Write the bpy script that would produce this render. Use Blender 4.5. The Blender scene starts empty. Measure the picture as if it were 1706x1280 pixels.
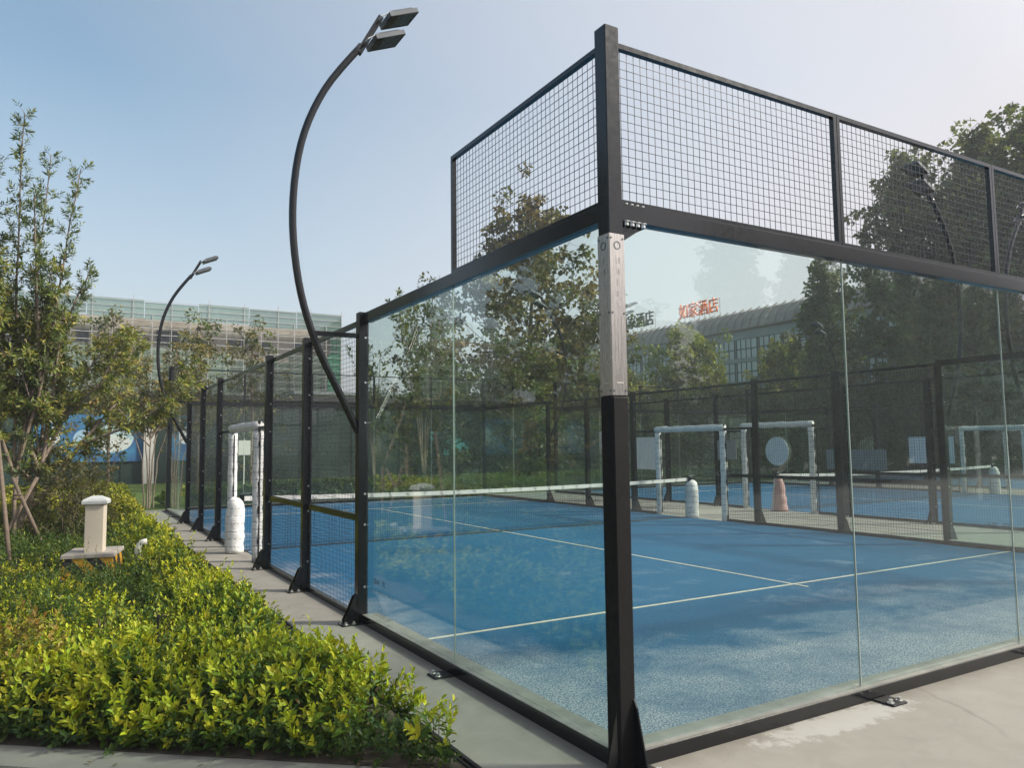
import bpy, math, random
import numpy as np
from mathutils import Vector, Matrix

# ------------------------------------------------------------------ camera, sky, sun, exposure
scene = bpy.context.scene
COL = scene.collection
CAM = (-2.609, -3.312, 1.703)
YAW, PITCH, ROLL, FPX = 0.53322, 0.08119, -0.01161, 1270.46
cd = bpy.data.cameras.new('camera'); cam = bpy.data.objects.new('camera', cd); COL.objects.link(cam)
F = Vector((math.sin(YAW)*math.cos(PITCH), math.cos(YAW)*math.cos(PITCH), math.sin(PITCH)))
R = Vector((math.cos(YAW), -math.sin(YAW), 0)); U = R.cross(F)
R2 = R*math.cos(ROLL)+U*math.sin(ROLL); U2 = -R*math.sin(ROLL)+U*math.cos(ROLL)
M = Matrix((R2, U2, -F)).transposed().to_4x4(); M.translation = Vector(CAM)
cam.matrix_world = M
cd.sensor_width = 36; cd.lens = FPX/1706*36; cd.clip_start = .05; cd.clip_end = 2000
scene.camera = cam

SUN_AZ, SUN_EL = math.radians(121), math.radians(36)      # azimuth from +Y towards +X
world = bpy.data.worlds.new('World'); scene.world = world; world.use_nodes = True
nt = world.node_tree; bg = nt.nodes['Background']
sky = nt.nodes.new('ShaderNodeTexSky'); sky.sky_type = 'NISHITA'; sky.sun_disc = False
sky.sun_elevation = SUN_EL; sky.sun_rotation = SUN_AZ
sky.air_density = 1.0; sky.dust_density = 4.0; sky.ozone_density = 2.0; sky.altitude = 0
# hazy air: the sky pales towards the sun and towards the horizon
tc = nt.nodes.new('ShaderNodeTexCoord'); dot = nt.nodes.new('ShaderNodeVectorMath'); dot.operation = 'DOT_PRODUCT'
nt.links.new(tc.outputs['Generated'], dot.inputs[0])
dot.inputs[1].default_value = (math.sin(SUN_AZ)*math.cos(SUN_EL), math.cos(SUN_AZ)*math.cos(SUN_EL), math.sin(SUN_EL))
mr = nt.nodes.new('ShaderNodeMapRange'); nt.links.new(dot.outputs['Value'], mr.inputs[0])
mr.inputs['From Min'].default_value = -.12; mr.inputs['From Max'].default_value = .66; mr.inputs['To Min'].default_value = .03; mr.inputs['To Max'].default_value = .92
sp = nt.nodes.new('ShaderNodeSeparateXYZ'); nt.links.new(tc.outputs['Generated'], sp.inputs[0])
hz = nt.nodes.new('ShaderNodeMapRange'); nt.links.new(sp.outputs[2], hz.inputs[0])
hz.inputs['From Min'].default_value = 0.0; hz.inputs['From Max'].default_value = .42; hz.inputs['To Min'].default_value = .70; hz.inputs['To Max'].default_value = 0.0
ad = nt.nodes.new('ShaderNodeMath'); ad.operation = 'ADD'; ad.use_clamp = True
nt.links.new(mr.outputs[0], ad.inputs[0]); nt.links.new(hz.outputs[0], ad.inputs[1])
mxw = nt.nodes.new('ShaderNodeMix'); mxw.data_type = 'RGBA'; nt.links.new(ad.outputs[0], mxw.inputs[0])
tn = nt.nodes.new('ShaderNodeMix'); tn.data_type = 'RGBA'; tn.blend_type = 'MULTIPLY'; tn.inputs[0].default_value = 1
nt.links.new(sky.outputs[0], tn.inputs[6]); tn.inputs[7].default_value = (.72, .80, .71, 1)
nt.links.new(tn.outputs[2], mxw.inputs[6]); mxw.inputs[7].default_value = (2.58, 2.53, 2.67, 1)
gl = nt.nodes.new('ShaderNodeMapRange'); gl.interpolation_type = 'SMOOTHSTEP'; nt.links.new(dot.outputs['Value'], gl.inputs[0])   # glow round the sun
gl.inputs['From Min'].default_value = .60; gl.inputs['From Max'].default_value = 1.0; gl.inputs['To Min'].default_value = 1.0; gl.inputs['To Max'].default_value = 1.9
hv = nt.nodes.new('ShaderNodeVectorMath'); hv.operation = 'SCALE'; nt.links.new(mxw.outputs[2], hv.inputs[0]); nt.links.new(gl.outputs[0], hv.inputs['Scale'])
nt.links.new(hv.outputs[0], bg.inputs[0]); bg.inputs[1].default_value = .145
ld = bpy.data.lights.new('sun', 'SUN'); sun = bpy.data.objects.new('sun', ld); COL.objects.link(sun)
ld.energy = 3.0; ld.angle = math.radians(5); ld.color = (1, .93, .82)
S = Vector((math.sin(SUN_AZ)*math.cos(SUN_EL), math.cos(SUN_AZ)*math.cos(SUN_EL), math.sin(SUN_EL)))
sun.rotation_euler = S.to_track_quat('Z', 'Y').to_euler()
sun.location = (30, -20, 40)
scene.view_settings.view_transform = 'Standard'; scene.view_settings.look = 'None'
scene.view_settings.exposure = 1.09; scene.view_settings.gamma = 1
scene.render.engine = 'CYCLES'
cy = scene.cycles
cy.max_bounces = 8; cy.diffuse_bounces = 3; cy.glossy_bounces = 4; cy.transmission_bounces = 6
cy.transparent_max_bounces = 40; cy.sample_clamp_indirect = 6; cy.caustics_reflective = False; cy.caustics_refractive = False

# ------------------------------------------------------------------ materials
class NT:
    def __init__(s, name):
        s.m = bpy.data.materials.new(name); s.m.use_nodes = True; s.t = s.m.node_tree
        s.t.nodes.clear(); s.out = s.n('ShaderNodeOutputMaterial')
    def n(s, typ, **kw):
        nd = s.t.nodes.new(typ)
        for k, v in kw.items():
            if k in nd.inputs: s.put(nd.inputs[k], v)
            else: setattr(nd, k, v)
        return nd
    def put(s, sock, v):
        if isinstance(v, bpy.types.NodeSocket): s.t.links.new(v, sock)
        elif isinstance(v, bpy.types.Node): s.t.links.new(v.outputs[0], sock)
        elif isinstance(v, (tuple, list)) and len(v) == 3 and sock.type == 'RGBA': sock.default_value = (*v, 1)
        else: sock.default_value = v
    def pos(s): return s.n('ShaderNodeTexCoord').outputs['Object']
    def map(s, v, scale=(1, 1, 1), rot=(0, 0, 0)):
        m = s.n('ShaderNodeMapping'); s.put(m.inputs[0], v); m.inputs['Scale'].default_value = scale; m.inputs['Rotation'].default_value = rot
        return m.outputs[0]
    def noise(s, v, scale, detail=4, rough=.55, dist=0):
        nd = s.n('ShaderNodeTexNoise'); s.put(nd.inputs['Vector'], v)
        nd.inputs['Scale'].default_value = scale; nd.inputs['Detail'].default_value = detail
        nd.inputs['Roughness'].default_value = rough; nd.inputs['Distortion'].default_value = dist
        return nd.outputs[0]
    def ramp(s, f, *stops):
        r = s.n('ShaderNodeValToRGB'); s.put(r.inputs[0], f); e = r.color_ramp.elements
        while len(e) < len(stops): e.new(.5)
        for el, (p, c) in zip(e, stops):
            el.position = p; el.color = (*c, 1) if isinstance(c, tuple) else (c, c, c, 1)
        return r.outputs[0]
    def math(s, op, a, b=0.0, clamp=False):
        m = s.n('ShaderNodeMath', operation=op); s.put(m.inputs[0], a); s.put(m.inputs[1], b); m.use_clamp = clamp
        return m.outputs[0]
    def mix(s, f, a, b, blend='MIX'):
        m = s.n('ShaderNodeMix', data_type='RGBA', blend_type=blend)
        s.put(m.inputs['Factor'], f) if False else s.put(m.inputs[0], f)
        s.put(m.inputs[6], a); s.put(m.inputs[7], b); return m.outputs[2]
    def bsdf(s, color, rough=.6, metal=0, spec=.5, bump=None, strength=.2, dist=.01, coat=0):
        b = s.n('ShaderNodeBsdfPrincipled'); s.put(b.inputs['Base Color'], color); s.put(b.inputs['Roughness'], rough)
        s.put(b.inputs['Metallic'], metal); b.inputs['Specular IOR Level'].default_value = spec
        b.inputs['Coat Weight'].default_value = coat
        if bump is not None:
            bp = s.n('ShaderNodeBump'); s.put(bp.inputs['Height'], bump); bp.inputs['Strength'].default_value = strength
            bp.inputs['Distance'].default_value = dist; s.t.links.new(bp.outputs[0], b.inputs['Normal'])
        return b.outputs[0]
    def end(s, sh): s.t.links.new(sh, s.out.inputs[0]); return s.m
    def mixsh(s, f, a, b):
        m = s.n('ShaderNodeMixShader'); s.put(m.inputs[0], f); s.t.links.new(a, m.inputs[1]); s.t.links.new(b, m.inputs[2]); return m.outputs[0]

def plain(name, c, rough=.6, metal=0, var=.15, scale=6, bump=.05, spec=.5, coat=0):
    t = NT(name); p = t.pos(); n = t.noise(p, scale, 5)
    lo = tuple(x*(1-var) for x in c); hi = tuple(min(1, x*(1+var)) for x in c)
    col = t.ramp(n, (.3, lo), (.7, hi))
    r = t.ramp(t.noise(p, scale*3, 3), (.3, max(0, rough-.08)), (.7, min(1, rough+.08)))
    return t.end(t.bsdf(col, r, metal, spec, t.noise(p, scale*12, 3), bump, .004, coat))

MAT = {}
def mk_black():
    t = NT('black_gloss_paint'); p = t.pos(); n = t.noise(p, 1.2, 3); d = t.noise(p, 26, 6, .7)
    return t.end(t.bsdf(t.ramp(n, (.3, (.005, .006, .0075)), (.7, (.008, .009, .010))), t.ramp(d, (.35, .13), (.7, .22)), 0, .45, None, 0, 0, 0))
MAT['black'] = mk_black()
MAT['wire'] = plain('black_coated_wire', (.010, .011, .012), .27, 0, .2, 5, .0, .6)
MAT['pad'] = plain('black_foam_pad', (.005, .005, .0055), .7, 0, .3, 9, .1, .2)
MAT['rubber'] = plain('black_rubber', (.014, .014, .014), .7, 0, .3, 9, .1, .3)
MAT['lampgrey'] = plain('lamp_housing_grey', (.10, .11, .12), .45, .3, .15, 8, .04)
MAT['lens'] = plain('lamp_lens', (.06, .085, .10), .12, 0, .2, 12, .0, .6)
MAT['bolt'] = plain('zinc_bolt', (.62, .62, .60), .32, .85, .1, 20, .0)
MAT['pale'] = plain('pale_paint', (.55, .54, .50), .7, 0, .08, 2, .05)
MAT['white'] = plain('white_board', (.72, .72, .74), .55, 0, .05, 3, .02)
MAT['grey'] = plain('grey_board', (.22, .23, .23), .6, 0, .1, 3, .02)
MAT['line'] = plain('white_turf_line', (.50, .47, .38), .85, 0, .18, 14, .2)
MAT['ink'] = plain('dark_print', (.03, .04, .04), .6, 0, .1, 5, 0)
MAT['seal'] = plain('glass_joint', (.34, .39, .36), .35, 0, .1, 5, 0)
MAT['bark'] = plain('tree_bark', (.17, .13, .095), .9, 0, .35, 14, .5)
MAT['barkpale'] = plain('pale_young_bark', (.24, .19, .15), .85, 0, .3, 18, .4)
MAT['stake'] = plain('timber_stake', (.13, .098, .07), .85, 0, .25, 16, .4)
MAT['soil'] = plain('garden_soil', (.085, .065, .045), .95, 0, .5, 9, .8)
MAT['darkroof'] = plain('dark_roof_sheet', (.05, .055, .055), .6, 0, .2, 1, .05)
MAT['hoarding'] = plain('dark_green_hoarding', (.010, .032, .025), .55, 0, .25, .8, .05)
MAT['etch'] = plain('etched_steel', (.46, .44, .41), .6, .3, .1, 9, 0)
MAT['slabtop'] = plain('weathered_cement', (.33, .30, .26), .85, 0, .2, 7, .25)
MAT['cap'] = plain('pale_cement_cap', (.50, .51, .49), .75, 0, .08, 8, .1)
MAT['body'] = plain('beige_painted_cement', (.56, .49, .39), .75, 0, .05, 4, .12)
MAT['pvc'] = plain('pale_plastic_pipe', (.52, .52, .46), .5, 0, .12, 9, .05)
MAT['net'] = plain('net_cord', (.011, .011, .012), .8, 0, .2, 5, 0)
MAT['strap'] = plain('black_strap', (.012, .012, .012), .8, 0, .2, 5, .1)
MAT['tealboard'] = plain('teal_board', (.05, .22, .22), .5, 0, .35, .7, 0)
MAT['pipe'] = plain('scaffold_tube', (.40, .40, .38), .6, .0, .2, 2, 0)
MAT['hotelroof'] = plain('brown_roof_sheet', (.20, .18, .165), .7, 0, .12, 1, .05)
MAT['mullion'] = plain('window_mullion', (.025, .035, .04), .5, 0, .1, 2, 0)
MAT['redsign'] = plain('orange_red_letter', (.85, .22, .08), .5, 0, .1, 2, 0)
MAT['darksign'] = plain('dark_grey_letter', (.02, .022, .02), .6, 0, .1, 2, 0)

def mk_sill():
    t = NT('dusty_sill'); p = t.pos(); n = t.noise(p, 5, 6, .65)
    c = t.ramp(n, (.3, (.13, .13, .115)), (.55, (.21, .205, .18)), (.75, (.27, .26, .23)))
    return t.end(t.bsdf(c, .5, 0, .5, t.noise(p, 60, 4), .15, .003))
MAT['sill'] = mk_sill()

def mk_glass():
    t = NT('tempered_glass'); p = t.pos()
    g = t.n('ShaderNodeNewGeometry').outputs['Backfacing']
    ior = t.math('ADD', t.math('MULTIPLY', g, .6667-1.5), 1.5)      # same air-to-glass reflectance on both faces of the slab
    fr = t.n('ShaderNodeFresnel'); t.put(fr.inputs['IOR'], ior)
    tr = t.n('ShaderNodeBsdfTransparent'); t.put(tr.inputs[0], (.905, .963, .938))
    gl = t.n('ShaderNodeBsdfGlossy'); t.put(gl.inputs[0], (1, 1, 1)); gl.inputs['Roughness'].default_value = .006
    # faint dust film with streaks run down by rain
    streak = t.noise(t.map(p, (6, 6, .7)), 3, 5, .6); blot = t.noise(p, 1.3, 4, .6)
    d = t.math('MULTIPLY', t.ramp(t.math('MULTIPLY', streak, blot), (.1, 0.002), (.5, .012)), 1.0)
    df = t.n('ShaderNodeBsdfDiffuse'); t.put(df.inputs[0], (.62, .64, .62))
    base = t.mixsh(d, tr.outputs[0], df.outputs[0])
    return t.end(t.mixsh(fr.outputs[0], base, gl.outputs[0]))
MAT['glass'] = mk_glass()

def mk_steel():
    t = NT('brushed_steel'); p = t.pos()
    br = t.noise(t.map(p, (60, 60, 1.5)), 6, 4)
    c = t.ramp(br, (.3, (.40, .375, .35)), (.7, (.50, .465, .43)))
    return t.end(t.bsdf(c, t.ramp(br, (.3, .22), (.7, .32)), .95, .5, br, .05, .002))
MAT['steel'] = mk_steel()

def mk_concrete():
    t = NT('trowelled_concrete'); p = t.pos()
    a = t.noise(p, .55, 6, .6); b = t.noise(p, 3.2, 6, .65, .6); c = t.noise(p, 90, 3)
    col = t.mix(t.ramp(a, (.3, 0.0), (.7, 1.0)), (.212, .199, .168), (.268, .253, .218))
    col = t.mix(t.math('MULTIPLY', t.ramp(b, (.42, 0.0), (.75, 1.0)), .35), col, (.37, .35, .31))
    col = t.mix(t.ramp(t.noise(p, 1.6, 7, .7, 1.2), (.60, 0.0), (.72, .45)), col, (.18, .168, .148))
    col = t.mix(t.math('MULTIPLY', t.ramp(c, (.3, 0.0), (.7, 1.0)), .14), col, (.20, .19, .17))
    grit = t.n('ShaderNodeTexVoronoi'); t.put(grit.inputs['Vector'], p); grit.inputs['Scale'].default_value = 38
    col = t.mix(t.math('MULTIPLY', t.ramp(grit.outputs['Distance'], (.10, 1.0), (.16, 0.0)), t.ramp(t.noise(p, 2.5, 3), (.5, 0.0), (.65, .55))), col, (.12, .11, .095))
    sq = t.n('ShaderNodeSeparateXYZ'); t.put(sq.inputs[0], p)
    near_f = t.math('MINIMUM', t.math('ABSOLUTE', t.math('ADD', sq.outputs[0], .06)), t.math('ABSOLUTE', t.math('ADD', sq.outputs[1], .06)))
    dirt = t.ramp(t.math('ADD', near_f, t.math('MULTIPLY', t.math('SUBTRACT', t.noise(p, 6, 6, .7), .5), .35)), (.0, .55), (.16, 0.0))
    col = t.mix(dirt, col, (.15, .14, .115))
    col = t.mix(t.ramp(t.noise(t.map(p, (1, 5, 1), (0, 0, .5)), 1.3, 6, .7), (.58, 0.0), (.75, .35)), col, (.20, .19, .165))
    # hairline cracks
    v = t.n('ShaderNodeTexVoronoi', feature='DISTANCE_TO_EDGE'); t.put(v.inputs['Vector'], t.mix(.22, p, t.n('ShaderNodeTexNoise', Vector=p, Scale=1.1, Detail=5.0).outputs[1])); v.inputs['Scale'].default_value = .33
    cr = t.math('MULTIPLY', t.ramp(v.outputs[0], (.0, 1.0), (.0022, 0.0)), t.ramp(a, (.56, 0.0), (.66, .45)))
    col = t.mix(cr, col, (.10, .095, .08))
    # spilled plaster beside the back wall
    sx = t.n('ShaderNodeSeparateXYZ'); t.put(sx.inputs[0], p)
    dx = t.math('DIVIDE', t.math('SUBTRACT', sx.outputs[0], 1.55), .75); dy = t.math('DIVIDE', t.math('SUBTRACT', sx.outputs[1], -.17), .15)
    rr = t.math('ADD', t.math('MULTIPLY', dx, dx), t.math('MULTIPLY', dy, dy))
    rr = t.math('ADD', rr, t.math('MULTIPLY', t.math('SUBTRACT', t.noise(p, 9, 8, .75), .5), 4.2))
    col = t.mix(t.ramp(rr, (.45, .62), (1.0, 0.0)), col, (.42, .41, .38))
    return t.end(t.bsdf(col, .8, 0, .35, t.math('ADD', t.math('MULTIPLY', c, .4), b), .25, .004))
MAT['concrete'] = mk_concrete()

def mk_turf():
    t = NT('blue_sanded_turf'); p = t.pos()
    big = t.noise(t.map(p, (1, 1.5, 1)), .42, 5, .6, .4); mid = t.noise(p, 1.7, 6, .68, .5); fine = t.noise(p, 76, 2, .8)
    fib = t.noise(t.map(p, (40, 150, 40), (0, 0, .5)), 1.0, 3, .8)
    base = t.mix(t.ramp(mid, (.3, 0.0), (.7, 1.0)), (.006, .064, .138), (.010, .082, .172))
    base = t.mix(t.ramp(fine, (.40, 0.0), (.62, .9)), base, (.02, .15, .285))
    base = t.mix(t.ramp(fib, (.42, .35), (.56, 0.0)), base, (.002, .035, .10))
    sx = t.n('ShaderNodeSeparateXYZ'); t.put(sx.inputs[0], p)
    nearwall = t.ramp(t.math('DIVIDE', sx.outputs[1], 20.0), (.0, .34), (.06, .24), (.15, .05), (.85, .0), (1.0, .2))
    edge = t.ramp(t.math('DIVIDE', sx.outputs[0], 10.0), (.0, .20), (.10, .0))
    sand = t.math('ADD', t.math('ADD', t.math('MULTIPLY', big, .55), t.math('MULTIPLY', mid, .55)), t.math('ADD', nearwall, edge))
    sand = t.ramp(sand, (.66, 0.0), (.90, 1.0))
    grain = t.ramp(t.math('ADD', t.math('MULTIPLY', fine, .75), t.math('MULTIPLY', fib, .35)), (.52, 0.0), (.59, 1.0))
    f = t.math('MULTIPLY', sand, t.math('ADD', t.math('MULTIPLY', grain, .80), .10))
    col = t.mix(f, base, (.40, .42, .44))
    return t.end(t.bsdf(col, .9, 0, .2, t.math('ADD', fine, fib), .6, .006))
MAT['turf'] = mk_turf()

def mk_grass():
    t = NT('lawn_grass'); p = t.pos()
    c = t.ramp(t.noise(p, 14, 6, .75), (.3, (.035, .075, .014)), (.55, (.065, .12, .02)), (.75, (.12, .15, .035)))
    c = t.mix(t.ramp(t.noise(p, .5, 5), (.4, 0.0), (.7, .6)), c, (.10, .10, .035))
    return t.end(t.bsdf(c, .9, 0, .2, t.noise(p, 40, 4), .8, .03))
MAT['grass'] = mk_grass()
MAT['dark_ground'] = plain('added_dark_ground', (.075, .074, .070), .9, 0, .25, 2, .4)  # dark tone for the added ground mirrored in the glass
MAT['ground'] = plain('ground_far', (.11, .11, .075), .95, 0, .3, .3, .2)

def mk_leaf():
    t = NT('leaf'); a = t.n('ShaderNodeAttribute'); a.attribute_name = 'tone'
    pr = t.bsdf(a.outputs[0], .48, 0, .35)
    tl = t.n('ShaderNodeBsdfTranslucent'); t.put(tl.inputs[0], t.mix(.35, a.outputs[0], (.24, .27, .015)))
    return t.end(t.mixsh(.33, pr, tl.outputs[0]))
MAT['leaf'] = mk_leaf()

def mk_wrap():
    t = NT('white_printed_wrap'); p = t.pos()
    n = t.noise(p, 9, 5, .6); sx = t.n('ShaderNodeSeparateXYZ'); t.put(sx.inputs[0], p)
    zz = t.math('FRACT', t.math('DIVIDE', t.math('ADD', sx.outputs[2], t.math('MULTIPLY', t.noise(p, 5, 2), .05)), .125))
    mark = t.math('MULTIPLY', t.ramp(zz, (.10, 1.0), (.13, 0.0)), t.ramp(t.noise(t.map(p, (1, 1, .2)), 30, 2), (.44, 0.0), (.50, 1.0)))
    c = t.ramp(n, (.3, (.56, .55, .53)), (.7, (.74, .73, .71)))
    c = t.mix(t.math('MULTIPLY', mark, .8), c, (.16, .17, .20))
    return t.end(t.bsdf(c, .6, 0, .35, t.noise(t.map(p, (1, 1, 3)), 14, 5), .5, .02))
MAT['wrap'] = mk_wrap()
def mk_wrap_red():
    t = NT('red_printed_wrap'); p = t.pos(); sx = t.n('ShaderNodeSeparateXYZ'); t.put(sx.inputs[0], p)
    f = t.ramp(t.math('ADD', t.math('MULTIPLY', sx.outputs[1], -3.0), t.math('MULTIPLY', t.noise(p, 6, 4), .4)), (.05, 0.0), (.22, 1.0))
    c = t.mix(f, (.60, .56, .55), (.44, .26, .24))
    return t.end(t.bsdf(c, .65, 0, .3, t.noise(p, 14, 4), .4, .02))
MAT['wrapred'] = mk_wrap_red()
def mk_tape():
    t = NT('net_tape'); p = t.pos()
    w = t.n('ShaderNodeTexWave', wave_type='BANDS', bands_direction='X'); t.put(w.inputs['Vector'], p); w.inputs['Scale'].default_value = .9
    mark = t.math('MULTIPLY', t.ramp(w.outputs[0], (.86, 0.0), (.92, 1.0)), t.ramp(t.noise(p, 42, 2), (.46, 0.0), (.54, 1.0)))
    c = t.mix(t.math('MULTIPLY', mark, .75), (.62, .61, .58), (.12, .13, .15))
    return t.end(t.bsdf(c, .7, 0, .3, t.noise(p, 60, 2), .2, .004))
MAT['tape'] = mk_tape()
def mk_hazard():
    t = NT('yellow_black_stripes'); p = t.pos(); sx = t.n('ShaderNodeSeparateXYZ'); t.put(sx.inputs[0], p)
    s = t.math('ADD', t.math('ADD', sx.outputs[0], sx.outputs[1]), t.math('MULTIPLY', sx.outputs[2], .95))
    m = t.math('FRACT', t.math('DIVIDE', s, .30)); f = t.ramp(m, (.49, 0.0), (.50, 1.0))
    c = t.mix(f, (.018, .019, .022), (.50, .27, .022))
    c = t.mix(t.ramp(t.noise(p, 12, 6, .7), (.55, 0.0), (.75, .5)), c, (.20, .17, .13))
    return t.end(t.bsdf(c, .6, 0, .4, t.noise(p, 30, 3), .2, .004))
MAT['hazard'] = mk_hazard()
def mk_net(name, c, alpha):
    t = NT(name); p = t.pos(); n = t.math('ADD', t.math('MULTIPLY', t.noise(p, .35, 5, .6, .8), .6), t.math('MULTIPLY', t.n('ShaderNodeObjectInfo').outputs['Random'], .4))
    col = t.ramp(n, (.3, tuple(x*.75 for x in c)), (.7, tuple(min(1, x*1.3) for x in c)))
    df = t.n('ShaderNodeBsdfDiffuse'); t.put(df.inputs[0], col); tl = t.n('ShaderNodeBsdfTranslucent'); t.put(tl.inputs[0], col)
    tr = t.n('ShaderNodeBsdfTransparent')
    return t.end(t.mixsh(alpha, tr.outputs[0], t.mixsh(.4, df.outputs[0], tl.outputs[0])))
MAT['netgreen'] = mk_net('green_debris_net', (.27, .36, .29), .62)
MAT['netpale'] = mk_net('pale_green_debris_net', (.25, .35, .31), .60)
MAT['netdeep'] = mk_net('deep_green_debris_net', (.09, .32, .20), .8)
def mk_shell():
    t = NT('raw_building_shell'); p = t.pos()
    c = t.ramp(t.noise(p, .3, 6, .6), (.3, (.20, .165, .135)), (.5, (.33, .30, .25)), (.7, (.42, .39, .35)))
    return t.end(t.bsdf(c, .9, 0, .2, t.noise(p, 3, 4), .3, .05))
MAT['shell'] = mk_shell()
def mk_pane():
    t = NT('hotel_glazing'); p = t.pos(); g = t.n('ShaderNodeObjectInfo').outputs['Random']
    c = t.ramp(g, (.1, (.24, .30, .31)), (.5, (.33, .40, .40)), (.9, (.42, .48, .47)))
    return t.end(t.bsdf(c, .15, 0, .6, t.noise(p, .5, 3), .05, .02))
MAT['pane'] = mk_pane()
def mk_mural():
    t = NT('blue_mural'); p = t.pos()
    sx = t.n('ShaderNodeSeparateXYZ'); t.put(sx.inputs[0], p)
    def blob(cx, cz, ax, az):
        dx = t.math('DIVIDE', t.math('SUBTRACT', sx.outputs[0], cx), ax); dz = t.math('DIVIDE', t.math('SUBTRACT', sx.outputs[2], cz), az)
        return t.ramp(t.math('ADD', t.math('MULTIPLY', dx, dx), t.math('MULTIPLY', dz, dz)), (.92, 1.0), (1.0, 0.0))
    c = t.mix(t.ramp(t.noise(p, 1.1, 4), (.4, 0.0), (.6, 1.0)), (.035, .11, .26), (.05, .21, .38))
    c = t.mix(blob(.95, .0, 1.0, .72), c, (.42, .58, .62)); c = t.mix(blob(1.05, -.22, .8, .42), c, (.55, .60, .58))
    c = t.mix(blob(-1.55, .15, .28, .45), c, (.70, .74, .76)); c = t.mix(blob(-.3, -.1, .45, .55), c, (.30, .45, .58))
    return t.end(t.bsdf(c, .5, 0, .4))
MAT['mural'] = mk_mural()
MAT['facade'] = plain('pale_facade', (.20, .24, .24), .7, 0, .1, .4, .03)

# ------------------------------------------------------------------ mesh helpers
class MB:
    def __init__(s): s.v = []; s.f = []
    def add(s, vs, fs):
        o = len(s.v); s.v += [tuple(v) for v in vs]; s.f += [tuple(i+o for i in f) for f in fs]; return s
    def box(s, x0, x1, y0, y1, z0, z1):
        return s.add([(x0, y0, z0), (x1, y0, z0), (x1, y1, z0), (x0, y1, z0), (x0, y0, z1), (x1, y0, z1), (x1, y1, z1), (x0, y1, z1)],
                     [(3, 2, 1, 0), (4, 5, 6, 7), (0, 1, 5, 4), (1, 2, 6, 5), (2, 3, 7, 6), (3, 0, 4, 7)])
    def cbox(s, x0, x1, y0, y1, z0, z1, c):      # box with chamfered vertical edges and top rim
        ring = lambda a, z: [(x0+a+c, y0+a, z), (x1-a-c, y0+a, z), (x1-a, y0+a+c, z), (x1-a, y1-a-c, z), (x1-a-c, y1-a, z), (x0+a+c, y1-a, z), (x0+a, y1-a-c, z), (x0+a, y0+a+c, z)]
        v = ring(0, z0)+ring(0, z1-c)+ring(c*.7, z1); f = [tuple(range(7, -1, -1)), tuple(range(16, 24))]
        for k in (0, 8):
            for i in range(8): f.append((k+i, k+(i+1) % 8, k+8+(i+1) % 8, k+8+i))
        return s.add(v, f)
    def prism(s, pts, axis, a, b):               # polygon in the two other axes, extruded along axis
        n = len(pts); ins = lambda p, w: tuple([w if i == axis else p[i if i < axis else i-1] for i in range(3)])
        v = [ins(p, a) for p in pts]+[ins(p, b) for p in pts]
        f = [tuple(range(n)), tuple(range(2*n-1, n-1, -1))]+[(i, i+n, (i+1) % n+n, (i+1) % n) for i in range(n)]
        return s.add(v, f)
    def tube(s, path, rad, n=8, cap=True, flat=1.0):
        P = [Vector(p) for p in path]; rs = rad if isinstance(rad, (list, tuple)) else [rad]*len(P)
        o = len(s.v); prev = None
        for i, p in enumerate(P):
            d = (P[min(i+1, len(P)-1)]-P[max(i-1, 0)]).normalized()
            if prev is None: a = d.orthogonal().normalized()
            else: a = (prev-d*prev.dot(d)).normalized()
            prev = a; b = d.cross(a)
            for k in range(n):
                t = 2*math.pi*k/n; s.v.append(tuple(p+(a*math.cos(t)+b*math.sin(t)*flat)*rs[i]))
        for i in range(len(P)-1):
            for k in range(n): s.f.append((o+i*n+k, o+i*n+(k+1) % n, o+(i+1)*n+(k+1) % n, o+(i+1)*n+k))
        if cap:
            s.f.append(tuple(o+k for k in range(n-1, -1, -1))); s.f.append(tuple(o+(len(P)-1)*n+k for k in range(n)))
        return s
    def disc(s, c, d, r, h, n=6):                # bolt head / short cylinder from c along d
        c = Vector(c); d = Vector(d); return s.tube([c, c+d*h], r, n)
    def mesh(s, name, mat, smooth=False):
        m = bpy.data.meshes.new(name); m.from_pydata(s.v, [], s.f); m.materials.append(mat)
        m.update()
        if smooth: m.polygons.foreach_set('use_smooth', [True]*len(m.polygons))
        return m
    def build(s, name, mat, parent=None, smooth=False):
        return link(name, s.mesh(name, MAT[mat] if isinstance(mat, str) else mat, smooth), parent)

def link(name, data, parent=None):
    o = bpy.data.objects.new(name, data); COL.objects.link(o)
    if parent is not None: o.parent = parent
    return o
def tag(o, label=None, cat=None, group=None, kind=None):
    if label: o['label'] = label
    if cat: o['category'] = cat
    if group: o['group'] = group
    if kind: o['kind'] = kind
    return o
def thing(name, label, cat, loc=(0, 0, 0), rz=0, group=None):
    o = bpy.data.objects.new(name, None); COL.objects.link(o); o.location = loc; o.rotation_euler = (0, 0, rz)
    o.empty_display_size = .2
    return tag(o, label, cat, group)
def dup(o, parent=None):
    c = o.copy(); COL.objects.link(c)
    if parent is not None: c.parent = parent
    for ch in list(o.children): dup(ch, c)
    return c
def structure(name, mb, mat): return tag(mb.build(name, mat), kind='structure')

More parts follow.
